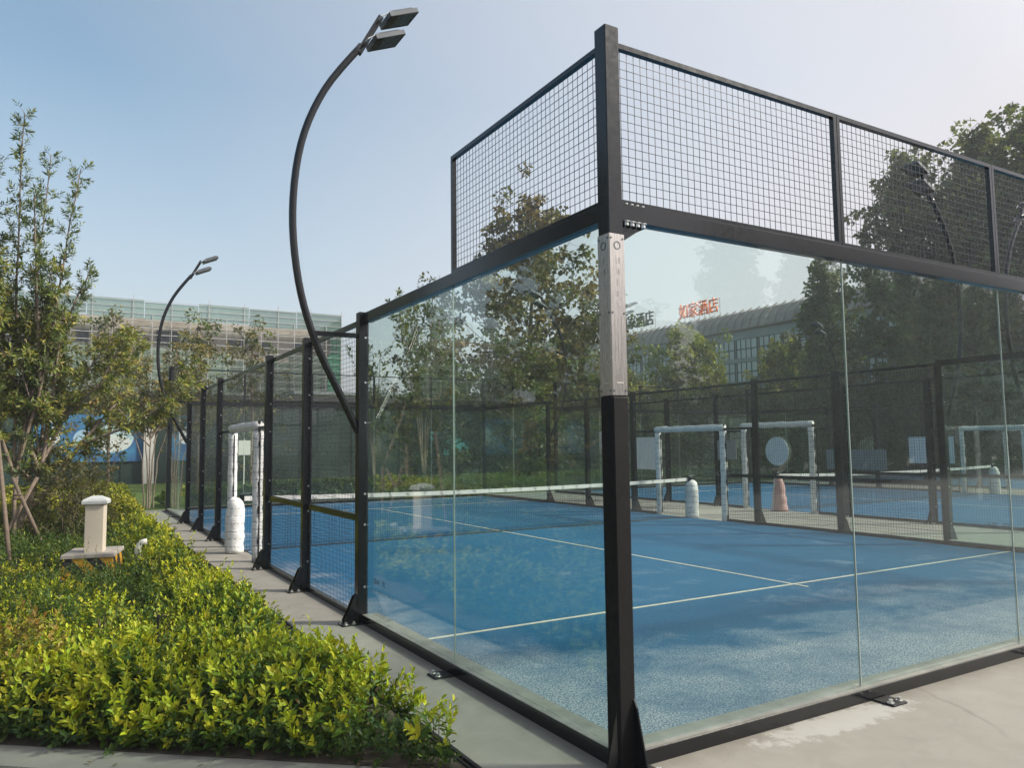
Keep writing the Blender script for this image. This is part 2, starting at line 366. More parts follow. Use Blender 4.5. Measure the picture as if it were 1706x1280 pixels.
def wires(u0, u1, z0, z1, pitch=.05, r=.0015):
    """welded square mesh in the u-z plane, v = 0"""
    nu = max(1, round((u1-u0)/pitch)); nz = max(1, round((z1-z0)/pitch)); V = []; Fc = []
    def bar(a, b, horiz, off):
        o = len(V)
        for e in (a, b):
            for dx, dy in ((-r, -r), (r, -r), (r, r), (-r, r)):
                V.append((e[0], off+dy, e[1]+dx) if horiz else (e[0]+dx, off+dy, e[1]))
        for k in range(4): Fc.append((o+k, o+(k+1) % 4, o+4+(k+1) % 4, o+4+k))
    for i in range(1, nu): u = u0+(u1-u0)*i/nu; bar((u, z0), (u, z1), False, r)
    for i in range(1, nz): z = z0+(z1-z0)*i/nz; bar((u0, z), (u1, z), True, -r)
    mb = MB(); mb.v = V; mb.f = Fc; return mb

# ------------------------------------------------------------------ ground
structure('ground', MB().add([(-260, -160, -.06), (300, -160, -.06), (300, 340, -.06), (-260, 340, -.06)], [(0, 1, 2, 3)]), 'ground')
structure('pavement', MB().box(-40, 60, -1.22, 20.75, -.055, 0), 'concrete')
structure('added_forecourt', MB().box(-40, 60, -60, -1.225, -.055, -.012), 'dark_ground')  # unseen dark ground, added to dim what the back wall glass mirrors
structure('lawn', MB().box(-60, 70, 20.751, 60, -.055, -.004), 'grass')
BED = [(-.68, 19.9), (-.68, .36), (-1.28, .85), (-2.86, 2.16), (-9, 7.3), (-16, 13), (-16, 19.9)]
structure('soil', MB().prism(BED, 2, -.02, .012), 'soil')
e = MB()
def strip_box(mb, a, b, w, z0, z1):
    a = Vector((*a, 0)); b = Vector((*b, 0)); d = (b-a).normalized(); n = Vector((-d.y, d.x, 0))*w
    q = [a, b, b+n, a+n]; mb.add([(p.x, p.y, z0) for p in q]+[(p.x, p.y, z1) for p in q], [(3, 2, 1, 0), (4, 5, 6, 7), (0, 1, 5, 4), (1, 2, 6, 5), (2, 3, 7, 6), (3, 0, 4, 7)])
for a in range(8):
    p0 = Vector((-1.05, .62)); d = (Vector((-9, 7.28))-p0).normalized()
    strip_box(e, p0+d*(a*1.0+.004), p0+d*(a*1.0+.996), .26, -.02, .014)
structure('kerb', e, 'concrete')
e = MB(); strip_box(e, (-.665, .05), (-.665, 19.6), .022, -.02, .03); strip_box(e, (-.702, .15), (-.702, 19.6), .012, -.02, .022)
tag(e.build('bed_edging', 'rubber'), 'thin black edging strip between planting bed and concrete path', 'edging')

# ------------------------------------------------------------------ court surfaces
def court_ground(x):
    t = structure('court_turf', MB().box(.10, 9.90, .10, 19.90, .0, .012), 'turf'); t.location = (x, 0, 0)
    m = MB(); z0, z1 = .0125, .0165; w = .020
    m.box(.1, 9.9, 3-w, 3+w, z0, z1); m.box(.1, 9.9, 17-w, 17+w, z0, z1); m.box(5-w, 5+w, 2.80, 3-w-.001, z0, z1); m.box(5-w, 5+w, 3+w+.001, 17-w-.001, z0, z1)
    l = structure('court_lines', m, 'line'); l.location = (x, 0, 0)
for x in (0, 13, 26): court_ground(x)

# ------------------------------------------------------------------ enclosure pieces (local u along x, outward = -y)
WM_TOP = wires(.04, 1.96, 3.09, 3.96).mesh('wire_mesh', MAT['wire'])
WM_SIDE = wires(.0, 1.90, .06, 2.96).mesh('wire_mesh', MAT['wire'])
def frame_bars(u0, u1, z0, z1, w=.030, d=.018, mb=None):
    mb = mb or MB(); mb.box(u0, u1, -d, d, z1-w, z1); mb.box(u0, u1, -d, d, z0, z0+w)
    mb.box(u0, u0+w, -d, d, z0+w, z1-w); mb.box(u1-w, u1, -d, d, z0+w, z1-w); return mb
ANCHOR = MB().disc((0, 0, 0), (0, 0, 1), .014, .024).disc((0, 0, 0), (0, 0, 1), .023, .004, 10).mesh('bolt', MAT['bolt'])
STUD = MB().disc((0, 0, 0), (0, 0, 1), .011, .008, 8).mesh('bolt', MAT['bolt'])
def bolt_at(me, parent, loc, axis=(0, 0, 1)):
    o = link('bolt', me, parent); o.location = loc; o.rotation_euler = Vector(axis).to_track_quat('Z', 'Y').to_euler()
def foot_plate(root, u, v0=-.05):
    p = MB().cbox(u-.075, u+.075, v0-.15, v0, .001, .012, .004).build('anchor_plate', 'rubber', root)
    for du in (-.045, .045): bolt_at(ANCHOR, p, (u+du, v0-.11, .012))
def pane(root, u0, u1, z0=.09, z1=2.95): return MB().box(u0, u1, -.006, .006, z0, z1).build('glass_pane', 'glass', root)
def end_wall(name, label, loc, rz, panes=True):
    r = thing(name, label, 'glass wall', loc, rz, None)
    MB().cbox(.035, 9.965, -.045, .035, .0, .082, .004).build('bottom_beam', 'black', r)
    MB().box(.036, 9.964, -.043, .11, .0825, .089).build('sill', 'sill', r)
    MB().cbox(.035, 9.965, -.040, .040, 2.955, 3.05, .004).build('top_beam', 'black', r)
    for i in range(5):
        a, b = max(2*i, .04)+.004, min(2*i+2, 9.96)-.004
        pane(r, a, b)
        if i: MB().box(2*i-.003, 2*i+.003, -.0055, .0055, .09, 2.95).build('joint_seal', 'seal', r)
        f = frame_bars(max(2*i, .035)+.003, min(2*i+2, 9.965)-.003, 3.052, 4.0).build('mesh_frame', 'black', r)
        w = link('wire_mesh', WM_TOP, f); w.location = (2*i, 0, 0)
        if 0 < i: foot_plate(r, 2*i+.12)
    return r
def corner_post(root, u, sx):
    """square corner post of an end wall; sx = -1 at u = 0, +1 at u = 10"""
    p = MB().cbox(u-.065, u+.035, -.065, .035, .012, 4.06, .005) if sx < 0 else MB().cbox(u-.035, u+.065, -.065, .035, .012, 4.06, .005)
    return p.build('corner_post', 'black', root)

near = end_wall('glass_back_wall', 'near glass back wall of the court, with mesh above and pale concrete apron in front', (0, 0, 0), 0)
far = end_wall('glass_back_wall', 'far glass back wall of the near court, planted lawn just behind it', (10, 20, 0), math.pi)
for w in (near, far):
    for u, s in ((0, -1), (10, 1)):
        p = corner_post(w, u, s)
        base = MB().cbox(u-.18, u+.13, -.25, -.02 if s < 0 else .1, .0005, .0115, .004).build('base_plate', 'rubber', p)
        for bx, by in ((-.145, -.11), (.105, -.165), (-.045, -.215)): bolt_at(ANCHOR, p, (u+bx, by, .0115))
# dressings of the corner nearest to the viewer: foam sleeve, two engraved steel plates, gussets, brackets
POST = [c for c in near.children if c.name.startswith('corner_post')][0]
sl = MB().cbox(-.071, .041, -.071, .041, .013, 1.965, .010)
sl.build('foam_sleeve', 'pad', near)
for nm, pts, ax, lo, hi in (('gusset', [(-.072, .012), (-.175, .012), (-.175, .03), (-.095, .33), (-.072, .37)], 0, .022, .031), ('gusset', [(-.072, .012), (-.145, .012), (-.145, .04), (-.086, .28), (-.072, .31)], 1, -.055, -.046)):
    MB().prism(pts, ax, lo, hi).build(nm, 'black', near)
def plate(face):
    mb = MB(); z0, z1 = 1.97, 2.86
    if face == 'y': mb.box(-.066, .034, -.070, -.066, z0, z1)
    else: mb.box(-.070, -.066, -.066, .034, z0, z1)
    o = mb.build('engraved_plate', 'steel', near)
    rnd = random.Random(5 if face == 'y' else 6); mk = MB()
    def mark(a0, a1, za, zb):          # thin raised or etched stroke on the plate, a = across the plate
        if face == 'y': mk.box(a0-.016, a1-.016, -.0712, -.0698, za, zb)
        else: mk.box(-.0712, -.0698, .018-a1-.034, .018-a0-.034, za, zb)
    def glyph(cx, cz, h):
        for k in range(3): zz = cz-h/2+h*(k+.3)/3; wl = rnd.uniform(.15, .42); mark(cx-h*wl, cx+h*rnd.uniform(.15, .42), zz, zz+h*.08)
        for k in range(3): xx = cx+rnd.uniform(-.3, .25)*h; mark(xx, xx+h*.09, cz-h*.45, cz+h*rnd.uniform(.2, .48))
    for k in range(5): glyph(.002, 2.715-k*.062, .040)
    for k in range(24):
        for cx in (-.026, -.004, .018):
            if rnd.random() < .8: glyph(cx, 2.40-k*.0125, .0085)
    mark(-.022, .024, 2.035, 2.041)
    mk.build('etched_writing', 'etch', o)
    em = MB()
    N = 20
    for k in range(N):
        t0, t1 = 2*math.pi*k/N, 2*math.pi*(k+1)/N
        q = [(-.016+c*rr, 2.795+s_*rr) for rr, c, s_ in ((.017, math.cos(t0), math.sin(t0)), (.024, math.cos(t0), math.sin(t0)), (.024, math.cos(t1), math.sin(t1)), (.017, math.cos(t1), math.sin(t1)))]
        em.add([(x, -.0715, z) if face == 'y' else (-.0715, x, z) for x, z in q], [(0, 1, 2, 3)])
    em.build('emblem', 'lampgrey', o)
    bt = MB()
    for a in (-.056, .024):
        for z in (1.995, 2.42, 2.835): bt.disc((a, -.070, z) if face == 'y' else (-.070, a, z), (0, -1, 0) if face == 'y' else (-1, 0, 0), .0055, .004, 8)
    bt.build('rivets', 'lampgrey', o)
plate('y'); plate('x')
b = MB(); b.prism([(.04, 2.949), (.235, 2.949), (.235, 2.935), (.17, 2.905), (.06, 2.835), (.04, 2.835)], 1, -.014, -.0085)
br = b.build('corner_bracket', 'black', near)
for u in (.085, .125, .165, .205): bolt_at(ANCHOR, br, (u, -.031, 2.9545), (0, 0, -1)); bolt_at(STUD, br, (u, -.031, 3.0505))

def side_fence(name, label, loc, rz, door, rails, short_mesh=(0, 9)):
    """20 m side: glass at both ends, 3 m wire mesh between posts, open doorway; door = (u0, u1)"""
    r = thing(name, label, 'fence', loc, rz)
    for g0 in (0, 16):
        a, b = g0+(.045 if g0 == 0 else .055), g0+(3.945 if g0 == 0 else 3.955)
        MB().cbox(a, b, -.045, .035, .0, .082, .004).build('bottom_beam', 'black', r)
        MB().box(a+.001, b-.001, -.043, .11, .0825, .089).build('sill', 'sill', r)
        MB().cbox(a, b, -.040, .040, 2.955, 3.05, .004).build('top_beam', 'black', r)
        pane(r, a, g0+1.996); pane(r, g0+2.004, b)
        MB().box(g0+1.997, g0+2.003, -.0055, .0055, .09, 2.95).build('joint_seal', 'seal', r)
        u0 = 0 if g0 == 0 else 18
        f = frame_bars(u0+(.04 if g0 == 0 else .003), u0+2-(.003 if g0 == 0 else .04), 3.052, 4.0).build('mesh_frame', 'black', r)
        w = link('wire_mesh', WM_TOP, f); w.location = (u0, 0, 0)
        foot_plate(r, g0+2)
    for u in (4, 6, 8, 12, 14, 16):
        p = MB().cbox(u-.05, u+.05, -.085, .015, .012, 3.06, .005).build('post', 'black', r)
        MB().cbox(u-.06, u+.10, -.25, .02, .0005, .0115, .004).build('base_plate', 'rubber', p)
        MB().prism([(-.082, .012), (-.215, .012), (-.215, .045), (-.17, .13), (-.115, .26), (-.082, .28)], 0, u+.030, u+.042).prism([(-.082, .012), (-.215, .012), (-.215, .045), (-.17, .13), (-.115, .26), (-.082, .28)], 0, u-.042, u-.030).build('gusset', 'black', p)
        for dv, du in ((-.21, .07), (-.13, .07), (-.232, 0)): bolt_at(ANCHOR, p, (u+du, dv, .0115))
        for z in (.35, .95, 1.25, 1.95, 2.35, 2.8):
            for sd in (1, -1): bolt_at(STUD, p, (u+sd*.05, -.02, z), (sd, 0, 0))
    for a in (4, 6, 12, 14):
        f = MB().cbox(a+.052, a+1.948, -.02, .02, 2.96, 3.01, .004)
        f.box(a+.052, a+1.948, -.03, .02, .005, .06); f.box(a+.052, a+.075, -.012, .012, .06, 2.96); f.box(a+1.925, a+1.948, -.012, .012, .06, 2.96)
        f = f.build('mesh_frame', 'black', r); w = link('wire_mesh', WM_SIDE, f); w.location = (a+.05, 0, 0)
    d0, d1 = door
    for a, b_ in ((8.05, d0-.05), (d1+.05, 11.95)):
        f = MB().box(a+.002, b_, -.03, .02, .005, .06); f.box(a+.002, b_, -.02, .02, 2.0, 2.045); f.box(a+.002, a+.022, -.015, .015, .06, 2.0); f.box(b_-.02, b_, -.015, .015, .06, 2.0); f = f.build('mesh_frame', 'black', r)
        if b_-a > .1: wires(a, b_, .06, 2.0).build('wire_mesh', 'wire', f)
    f = MB().cbox(8.052, 11.948, -.02, .02, 2.96, 3.01, .004); f.box(d0-.05, d1+.05, -.02, .02, 2.09, 2.135); f = f.build('door_head', 'black', r)
    wires(8.05, 11.95, 2.05, 2.96).build('wire_mesh', 'wire', f)
    for a, b_ in rails: MB().cbox(a, b_, -.045, -.001, .975, 1.04, .003).build('mid_rail', 'black', r)
    return r
# left side of court one: u runs from y=20 down to y=0 ; door y 8.9..10.9
sideL = side_fence('side_fence', 'black mesh side fence along the garden path, with curved lamp poles on it', (0, 20, 0), -math.pi/2, (9.15, 11.2), ((12.052, 13.948), (14.052, 15.948)))
sideR = side_fence('side_fence', 'black mesh side fence on the far side of the near court', (10, 0, 0), math.pi/2, (8.9, 11.0), ((4.052, 5.948), (6.052, 7.948), (8.052, 8.80)))
side2 = side_fence('side_fence', 'mesh side fence of the second court, round the doorway with the red wrapped post', (13, 20, 0), -math.pi/2, (9.0, 11.15), ((12.052, 13.948), (14.052, 15.948)))
side2R = side_fence('side_fence', 'mesh side fence on the far side of the second court', (23, 0, 0), math.pi/2, (8.9, 11.0), ((4.052, 5.948), (6.052, 7.948)))
far2 = end_wall('glass_back_wall', 'far glass back wall of the second court, farther right behind the near court', (23, 20, 0), math.pi)
for u, s in ((0, -1), (10, 1)): corner_post(far2, u, s)
side3 = side_fence('side_fence', 'mesh side fence of the third court, the farthest one at the right', (26, 20, 0), -math.pi/2, (9.0, 11.15), ((12.052, 13.948),))

# ------------------------------------------------------------------ writing on the glass
def text_mesh(body, size, mat, ext=0.0):
    c = bpy.data.curves.new('writing', 'FONT'); c.body = body; c.size = size; c.extrude = ext; c.align_x = 'CENTER'; c.align_y = 'BOTTOM'
    o = bpy.data.objects.new('writing', c); COL.objects.link(o); bpy.context.view_layer.update()
    m = bpy.data.meshes.new_from_object(o.evaluated_get(bpy.context.evaluated_depsgraph_get()))
    bpy.data.objects.remove(o); m.materials.clear(); m.materials.append(MAT[mat]); return m
def etched(root, body, u, v, z, size, flip=False):
    o = link('glass_marking', text_mesh(body, size, 'ink', .0006), root)
    o.location = (u, v, z); o.rotation_euler = (math.pi/2, 0, math.pi if flip else 0); return o
etched(sideL, 'SDW   YE', 16.42, -.0072, .40, .07)
etched(sideL, 'l  l  l  l  ·  l  l  l  l  l  ·  l  l  l  l', 16.48, -.0072, .32, .05)
etched(sideR, 'SDW   103', 3.2, .0072, .36, .07, True)
etched(sideR, 'l  l  l  l  ·  l  l  l  l  l  ·  l  l  l  l', 3.2, .0072, .28, .05, True)

# ------------------------------------------------------------------ door wraps, nets, padded net posts
def wobble_tube(path, r, seed, n=12, seg=14, amp=.07):
    rnd = random.Random(seed); P = [Vector(p) for p in path]; pts = []; rs = []
    for i in range(seg+1):
        t = i/seg*(len(P)-1); k = min(int(t), len(P)-2); p = P[k].lerp(P[k+1], t-k)
        pts.append(p+Vector([rnd.uniform(-1, 1)*.006 for _ in range(3)])); rs.append(r*(1+rnd.uniform(-amp, amp)))
    return MB().tube(pts, rs, n)
def door_frame(label, x, y0, y1, h, seed):
    r = thing('padded_doorway', label, 'doorway', (x, (y0+y1)/2, 0), 0, 'white padded court doorways'); w = (y1-y0)/2
    for s in (-1, 1): wobble_tube([(0, s*w, .0), (0, s*w, h-.08)], .078, seed+s, 10, 20).build('padded_jamb', 'wrap', r, True)
    wobble_tube([(0, -w-.05, h), (0, w+.06, h)], .075, seed+5, 10, 18).build('padded_header', 'wrap', r, True)
    m = MB()
    for s in (-1, 1):
        rnd = random.Random(seed+9); zz = [i*.1 for i in range(int(h/.1))]
        m.tube([(.01, s*(w-.0)+(-.078 if s < 0 else -.078)+rnd.uniform(-.008, .008), .05+z) for z in zz], .012, 5)
    m.build('lacing', 'strap', r); return r
door_frame('white padded doorway on the garden path side of the near court', 0, 8.80, 10.83, 2.06, 1)
door_frame('white padded doorway across the near court, where its net ends', 10, 8.90, 11.03, 2.06, 20)
door_frame('white padded doorway of the second court, framing the round white sign', 13, 8.93, 11.05, 2.16, 40)
door_frame('white padded doorway on the far side of the second court, beside the two small boards', 23, 9.0, 10.9, 2.1, 60)
door_frame('most distant white padded doorway, at the third court', 26, 8.95, 11.05, 2.1, 80)

def court_net(label, x):
    r = thing('court_net', label, 'net', (x, 10, 0), 0, 'court nets')
    sag = lambda u: .86+.06*abs(u-5)**2/25
    V = MB(); n = 220; rr = .0022; st = .045
    for i in range(1, n):
        u = .05+i*st
        if u > 9.95: break
        t = sag(u)-.06; V.add([(u-rr, -rr, .02), (u+rr, -rr, .02), (u, rr, .02), (u-rr, -rr, t), (u+rr, -rr, t), (u, rr, t)], [(0, 1, 4, 3), (1, 2, 5, 4), (2, 0, 3, 5)])
    for j in range(18):
        pts = []
        for k in range(21): u = .05+k*.495; pts.append((u, .0035, .03+(sag(u)-.09)*j/17))
        V.tube(pts, .0022, 3, False)
    V.tube([(.05, 0, .02), (9.95, 0, .02)], .012, 5)
    V.build('net_mesh', 'net', r)
    m = MB(); N = 40
    for k in range(N+1):
        u = .02+9.96*k/N; z = sag(u); m.v += [(u, -.006, z-.075), (u, -.006, z), (u, .006, z), (u, .006, z-.075)]
        if k:
            a, b_ = (k-1)*4, k*4
            m.f += [(a, b_, b_+1, a+1), (a+1, b_+1, b_+2, a+2), (a+2, b_+2, b_+3, a+3), (a+3, b_+3, b_, a)]
    m.build('net_tape', 'tape', r)
    for u in (-.0, 10.0):
        p = MB().cbox(u-.04, u+.04, -.04, .04, .0, .95, .005).build('net_post', 'black', r)
        MB().tube([(u, .0, .955), (u+.16, 0, .965)], .011, 6).build('winch_handle', 'lampgrey', p)
    return r
court_net('long net with white tape across the near court', 0)
court_net('net with white tape across the second court', 13)
court_net('distant net across the third court', 26)
def post_pad(label, x, y, mat, r0=.135, seed=3, h=.88, taper=.0):
    rnd = random.Random(seed); pts = []; rs = []
    for i in range(15):
        t = i/14; pts.append((rnd.uniform(-.01, .01), rnd.uniform(-.01, .01), t*h)); rs.append(r0*(1-taper*t)*(1.03-.25*max(0, t-.72)/.28+rnd.uniform(-.022, .022))*(1 if i < 14 else .55))
    o = MB().tube(pts, rs, 14).build('post_pad', mat, None, True); o.location = (x, y, .002)
    return tag(o, label, 'padding')
post_pad('bulky white wrapped net post pad in the path side doorway', -.10, 9.98, 'wrap', .145, 3, .90)
post_pad('white wrapped net post pad at the far end of the near net', 10.05, 9.98, 'wrap', .15, 4, .86)
post_pad('pinkish red wrapped net post pad in the second court doorway', 12.92, 9.90, 'wrapred', .20, 5, .88, .45)
post_pad('faint white net post pad at the right end of the second net', 23.05, 9.98, 'wrap', .15, 6, .86)

# ------------------------------------------------------------------ boards hung on the fences
def board(name, label, cat, x, y, z, w, h, mat, rnd_=False):
    m = MB()
    if rnd_: m.disc((0, 0, 0), (1, 0, 0), w/2, .012, 40); fr = None
    else: m.box(0, .012, -w/2, w/2, -h/2, h/2)
    r = thing(name, label, cat, (x, y, z)); m.build('board_face', mat, r)
    t = MB()
    for s in (-1, 1): t.tube([(.006, s*w*.34, h*.36), (.05, s*w*.34, h*.36+.02)], .006, 5)
    t.build('tie', 'strap', r); return r
board('round_sign', 'large round white sign seen through the second court doorway', 'sign', 22.9, 18.42, 1.36, 1.18, 1.18, 'white', True)
board('notice_board', 'tall white notice board beside the near court far doorway', 'board', 12.93, 14.95, 1.43, .92, .98, 'white')
board('notice_board', 'dark grey panel on the second court fence between two doorways', 'board', 12.93, 11.65, 1.53, .75, .52, 'grey')
board('notice_board', 'white notice board on the second court far fence, larger of two', 'board', 22.9, 12.35, 1.40, .66, .90, 'white')
board('notice_board', 'narrow white notice board beside the farthest doorway of the second court', 'board', 22.9, 11.3, 1.40, .36, .90, 'white')
for k, (yy, ww) in enumerate(((15.6, .9), (14.3, 1.5))):
    board('notice_board', ('small pale grey board behind the second net', 'wide pale grey board behind the second net')[k], 'board', 22.9, yy, 1.05, ww, .75, 'grey')

# ------------------------------------------------------------------ lamps
def make_lamp(label, loc, flip):
    r = thing('court_lamp', label, 'lamp', loc, math.pi if flip else 0, 'curved floodlight poles')
    ctrl = [(-.075, 1.86), (-.24, 2.19), (-.51, 2.74), (-.68, 3.32), (-.745, 4.0), (-.67, 4.70), (-.44, 5.30), (-.06, 5.86)]
    pts = []
    for i in range(len(ctrl)-1):
        p0 = ctrl[max(i-1, 0)]; p1 = ctrl[i]; p2 = ctrl[i+1]; p3 = ctrl[min(i+2, len(ctrl)-1)]
        for k in range(5):
            t = k/5; q = [.5*(2*p1[j]+(p2[j]-p0[j])*t+(2*p0[j]-5*p1[j]+4*p2[j]-p3[j])*t*t+(3*p1[j]-p0[j]-3*p2[j]+p3[j])*t**3) for j in (0, 1)]
            pts.append((q[0], 0, q[1]))
    pts.append((ctrl[-1][0], 0, ctrl[-1][1]))
    MB().tube(pts, .036, 12).build('curved_pole', 'black', r, True)
    MB().cbox(-.56, -.088, -.022, .022, 2.80, 2.845, .003).build('brace', 'black', r)
    a = Vector((-.075, 0, 5.80)); b_ = Vector((.135, 0, 6.20)); d = (b_-a).normalized(); n = Vector((-d.z, 0, d.x))
    m = MB(); q = []
    for e_ in (a-d*.03, b_+d*.03):
        for s1, s2 in ((-1, -1), (1, -1), (1, 1), (-1, 1)): q.append(e_+n*.03*s1+Vector((0, .03*s2, 0)))
    m.add(q, [(3, 2, 1, 0), (4, 5, 6, 7), (0, 1, 5, 4), (1, 2, 6, 5), (2, 3, 7, 6), (3, 0, 4, 7)]); m.build('head_bar', 'black', r)
    tilt = math.radians(24)
    for k, c in enumerate((a+d*.10, b_-d*.03)):
        X = Vector((math.cos(tilt), 0, math.sin(tilt))); Z = Vector((-math.sin(tilt), 0, math.cos(tilt))); Y = Vector((0, 1, 0))
        o = c+X*.085
        def bx(mb, x0, x1, y0, y1, z0, z1, ins=0):
            q = [o+X*x+Y*y+Z*z for z, s in ((z0, 0), (z1, ins)) for x, y in ((x0+s, y0+s), (x1-s, y0+s), (x1-s, y1-s), (x0+s, y1-s))]
            mb.add(q, [(3, 2, 1, 0), (4, 5, 6, 7), (0, 1, 5, 4), (1, 2, 6, 5), (2, 3, 7, 6), (3, 0, 4, 7)])
        h = MB(); bx(h, 0, .34, -.15, .15, -.025, .02); bx(h, .02, .32, -.13, .13, .0205, .045, .02)
        hd = h.build('floodlight', 'lampgrey', r)
        l = MB(); bx(l, .10, .325, -.135, .135, -.030, -.0255); l.build('lens', 'lens', hd)
        rim = MB(); bx(rim, .0, .34, -.15, -.137, -.033, -.0253); bx(rim, .0, .34, .137, .15, -.033, -.0253); bx(rim, .327, .34, -.1365, .1365, -.033, -.0253); bx(rim, .0, .095, -.1365, .1365, -.036, -.0253); rim.build('lens_rim', 'black', hd)
        ym = MB()
        for s in (-1, 1):
            p0 = c+n*-.0+Y*.03*s; p1 = o+Y*.12*s+X*.05+Z*.03; ym.tube([p0, c+Y*.12*s, p1], .008, 5)
        ym.build('yoke', 'bolt', hd)
    return r
lamp = make_lamp('tall curved black lamp pole with two floodlights, nearest one beside the garden path', (0, 4, 0), False)
for (x, y, fl, lb) in ((0, 16, 0, 'smaller curved lamp pole farther along the garden path fence'),
                      (10, 4, 1, 'curved lamp pole seen through upper mesh against dark trees'),
                      (10, 16, 1, 'curved lamp pole seen through the left glass in front of brownish trees'),
                      (13, 4, 0, 'curved lamp pole at the right edge, on the second court fence'),
                      (13, 16, 0, 'curved lamp pole at the far end of the second court fence'),
                      (23, 4, 1, 'curved lamp pole on the second court far fence, nearer end'), (23, 16, 1, 'curved lamp pole on the second court far fence, farther end')):
    c = dup(lamp); c.location = (x, y, 0); c.rotation_euler = (0, 0, math.pi if fl else 0); c['label'] = lb

# ------------------------------------------------------------------ leaves and plants
def leaf_mesh(name, P, D, N, L, W, tone, simple=False):
    """one mesh of many folded leaves: P base, D direction, N face normal, L length, W width, tone rgb"""
    n = len(P); D = D/np.linalg.norm(D, axis=1, keepdims=True)
    Sd = np.cross(D, N); Sd /= np.linalg.norm(Sd, axis=1, keepdims=True)+1e-9; Nn = np.cross(Sd, D)
    L = L[:, None]; W = W[:, None]
    if simple:
        v = np.stack([P, P+D*L*.45+Sd*W*.5+Nn*W*.18, P+D*L-Nn*L*.06, P+D*L*.45-Sd*W*.5+Nn*W*.18], 1)
        k = 4; tri = np.array([[0, 1, 2], [0, 2, 3]])
    else:
        v = np.stack([P, P+D*L*.30+Sd*W*.42+Nn*W*.22, P+D*L*.68+Sd*W*.40+Nn*W*.18, P+D*L-Nn*L*.10, P+D*L*.68-Sd*W*.40+Nn*W*.18, P+D*L*.30-Sd*W*.42+Nn*W*.22, P+D*L*.5], 1)
        k = 7; tri = np.array([[0, 1, 6], [1, 2, 6], [2, 3, 6], [3, 4, 6], [4, 5, 6], [5, 0, 6]])
    V = v.reshape(-1, 3).astype(np.float32); T = (tri[None]+(np.arange(n)*k)[:, None, None]).reshape(-1, 3)
    m = bpy.data.meshes.new(name); m.vertices.add(len(V)); m.vertices.foreach_set('co', V.ravel())
    m.loops.add(T.size); m.loops.foreach_set('vertex_index', T.ravel().astype(np.int32))
    m.polygons.add(len(T)); m.polygons.foreach_set('loop_start', np.arange(0, T.size, 3, dtype=np.int32)); m.polygons.foreach_set('loop_total', np.full(len(T), 3, np.int32))
    a = m.attributes.new('tone', 'FLOAT_COLOR', 'POINT'); c = np.ones((n, k, 4), np.float32); c[:, :, :3] = tone[:, None, :]
    a.data.foreach_set('color', c.ravel()); m.materials.append(MAT['leaf']); m.update(); m.validate(); return m
def unit(a): return a/(np.linalg.norm(a, axis=1, keepdims=True)+1e-9)
def palette(rg, n, cols, jit=.18):
    c = np.array(cols)[rg.integers(0, len(cols), n)]; w = rg.random((n, 1)); c2 = np.array(cols)[rg.integers(0, len(cols), n)]
    return np.clip((c*w+c2*(1-w))*(1+rg.normal(0, jit, (n, 1))), .004, .9)
def vnoise(x, y, s, seed=0):
    """cheap smooth 2-d value noise"""
    x = np.asarray(x)*s+seed*17.3; y = np.asarray(y)*s-seed*9.1; xi = np.floor(x); yi = np.floor(y); fx = x-xi; fy = y-yi
    fx = fx*fx*(3-2*fx); fy = fy*fy*(3-2*fy)
    h = lambda a, b_: np.modf(np.abs(np.sin(a*127.1+b_*311.7+seed)*43758.5453))[0]
    return (h(xi, yi)*(1-fx)+h(xi+1, yi)*fx)*(1-fy)+(h(xi, yi+1)*(1-fx)+h(xi+1, yi+1)*fx)*fy

def shoots(rg, B, axis, tip_z, per, leaf_l, leaf_w, young, old, yfrac, splay=.75, length=.16):
    """leafy shoots: base points B with upright axes; leaves in pairs up each shoot, the youngest at the tip"""
    n = len(B); k = per; t = np.tile(np.linspace(.15, 1, k), (n, 1)); ang = np.arange(k)*2.2+rg.random((n, 1))*6.28
    ax = unit(axis); a = unit(np.cross(ax, rg.normal(size=(n, 3)))); b_ = np.cross(ax, a)
    ln = length*(.7+.6*rg.random((n, 1)))
    P = B[:, None, :]+ax[:, None, :]*(t*ln)[:, :, None]
    out = a[:, None, :]*np.cos(ang)[:, :, None]+b_[:, None, :]*np.sin(ang)[:, :, None]
    sp = splay*(1.35-t)[:, :, None]+.22
    D = out*sp+ax[:, None, :]*(.35+.75*t)[:, :, None]+rg.normal(0, .16, (n, k, 3))
    N = ax[:, None, :]-out*.35+rg.normal(0, .25, (n, k, 3))
    L = leaf_l*(.45+.85*rg.random((n, k))**.8)*(1.15-.45*t)*(.8+.4*rg.random((n, 1))); W = L*leaf_w*(.85+.3*rg.random((n, k)))
    yf = np.clip((t-(1-yfrac[:, None]))*3.0+rg.normal(0, .18, (n, k)), 0, 1)[:, :, None]
    yo = palette(rg, n*k, young).reshape(n, k, 3); od = palette(rg, n*k, old).reshape(n, k, 3)
    tone = yo*yf+od*(1-yf)
    f = lambda q: q.reshape(-1, q.shape[-1]) if q.ndim == 3 else q.ravel()
    return f(P), f(D), f(N), f(L), f(W), f(tone)
def cat(parts): return [np.concatenate(x) for x in zip(*parts)]

YOUNG = [(.50, .50, .022), (.41, .46, .022), (.58, .50, .032), (.28, .38, .024)]
OLD = [(.055, .12, .016), (.085, .155, .020), (.038, .085, .016), (.12, .18, .022)]
OLDD = [(.035, .075, .018), (.05, .095, .022), (.028, .06, .016), (.07, .10, .025)]

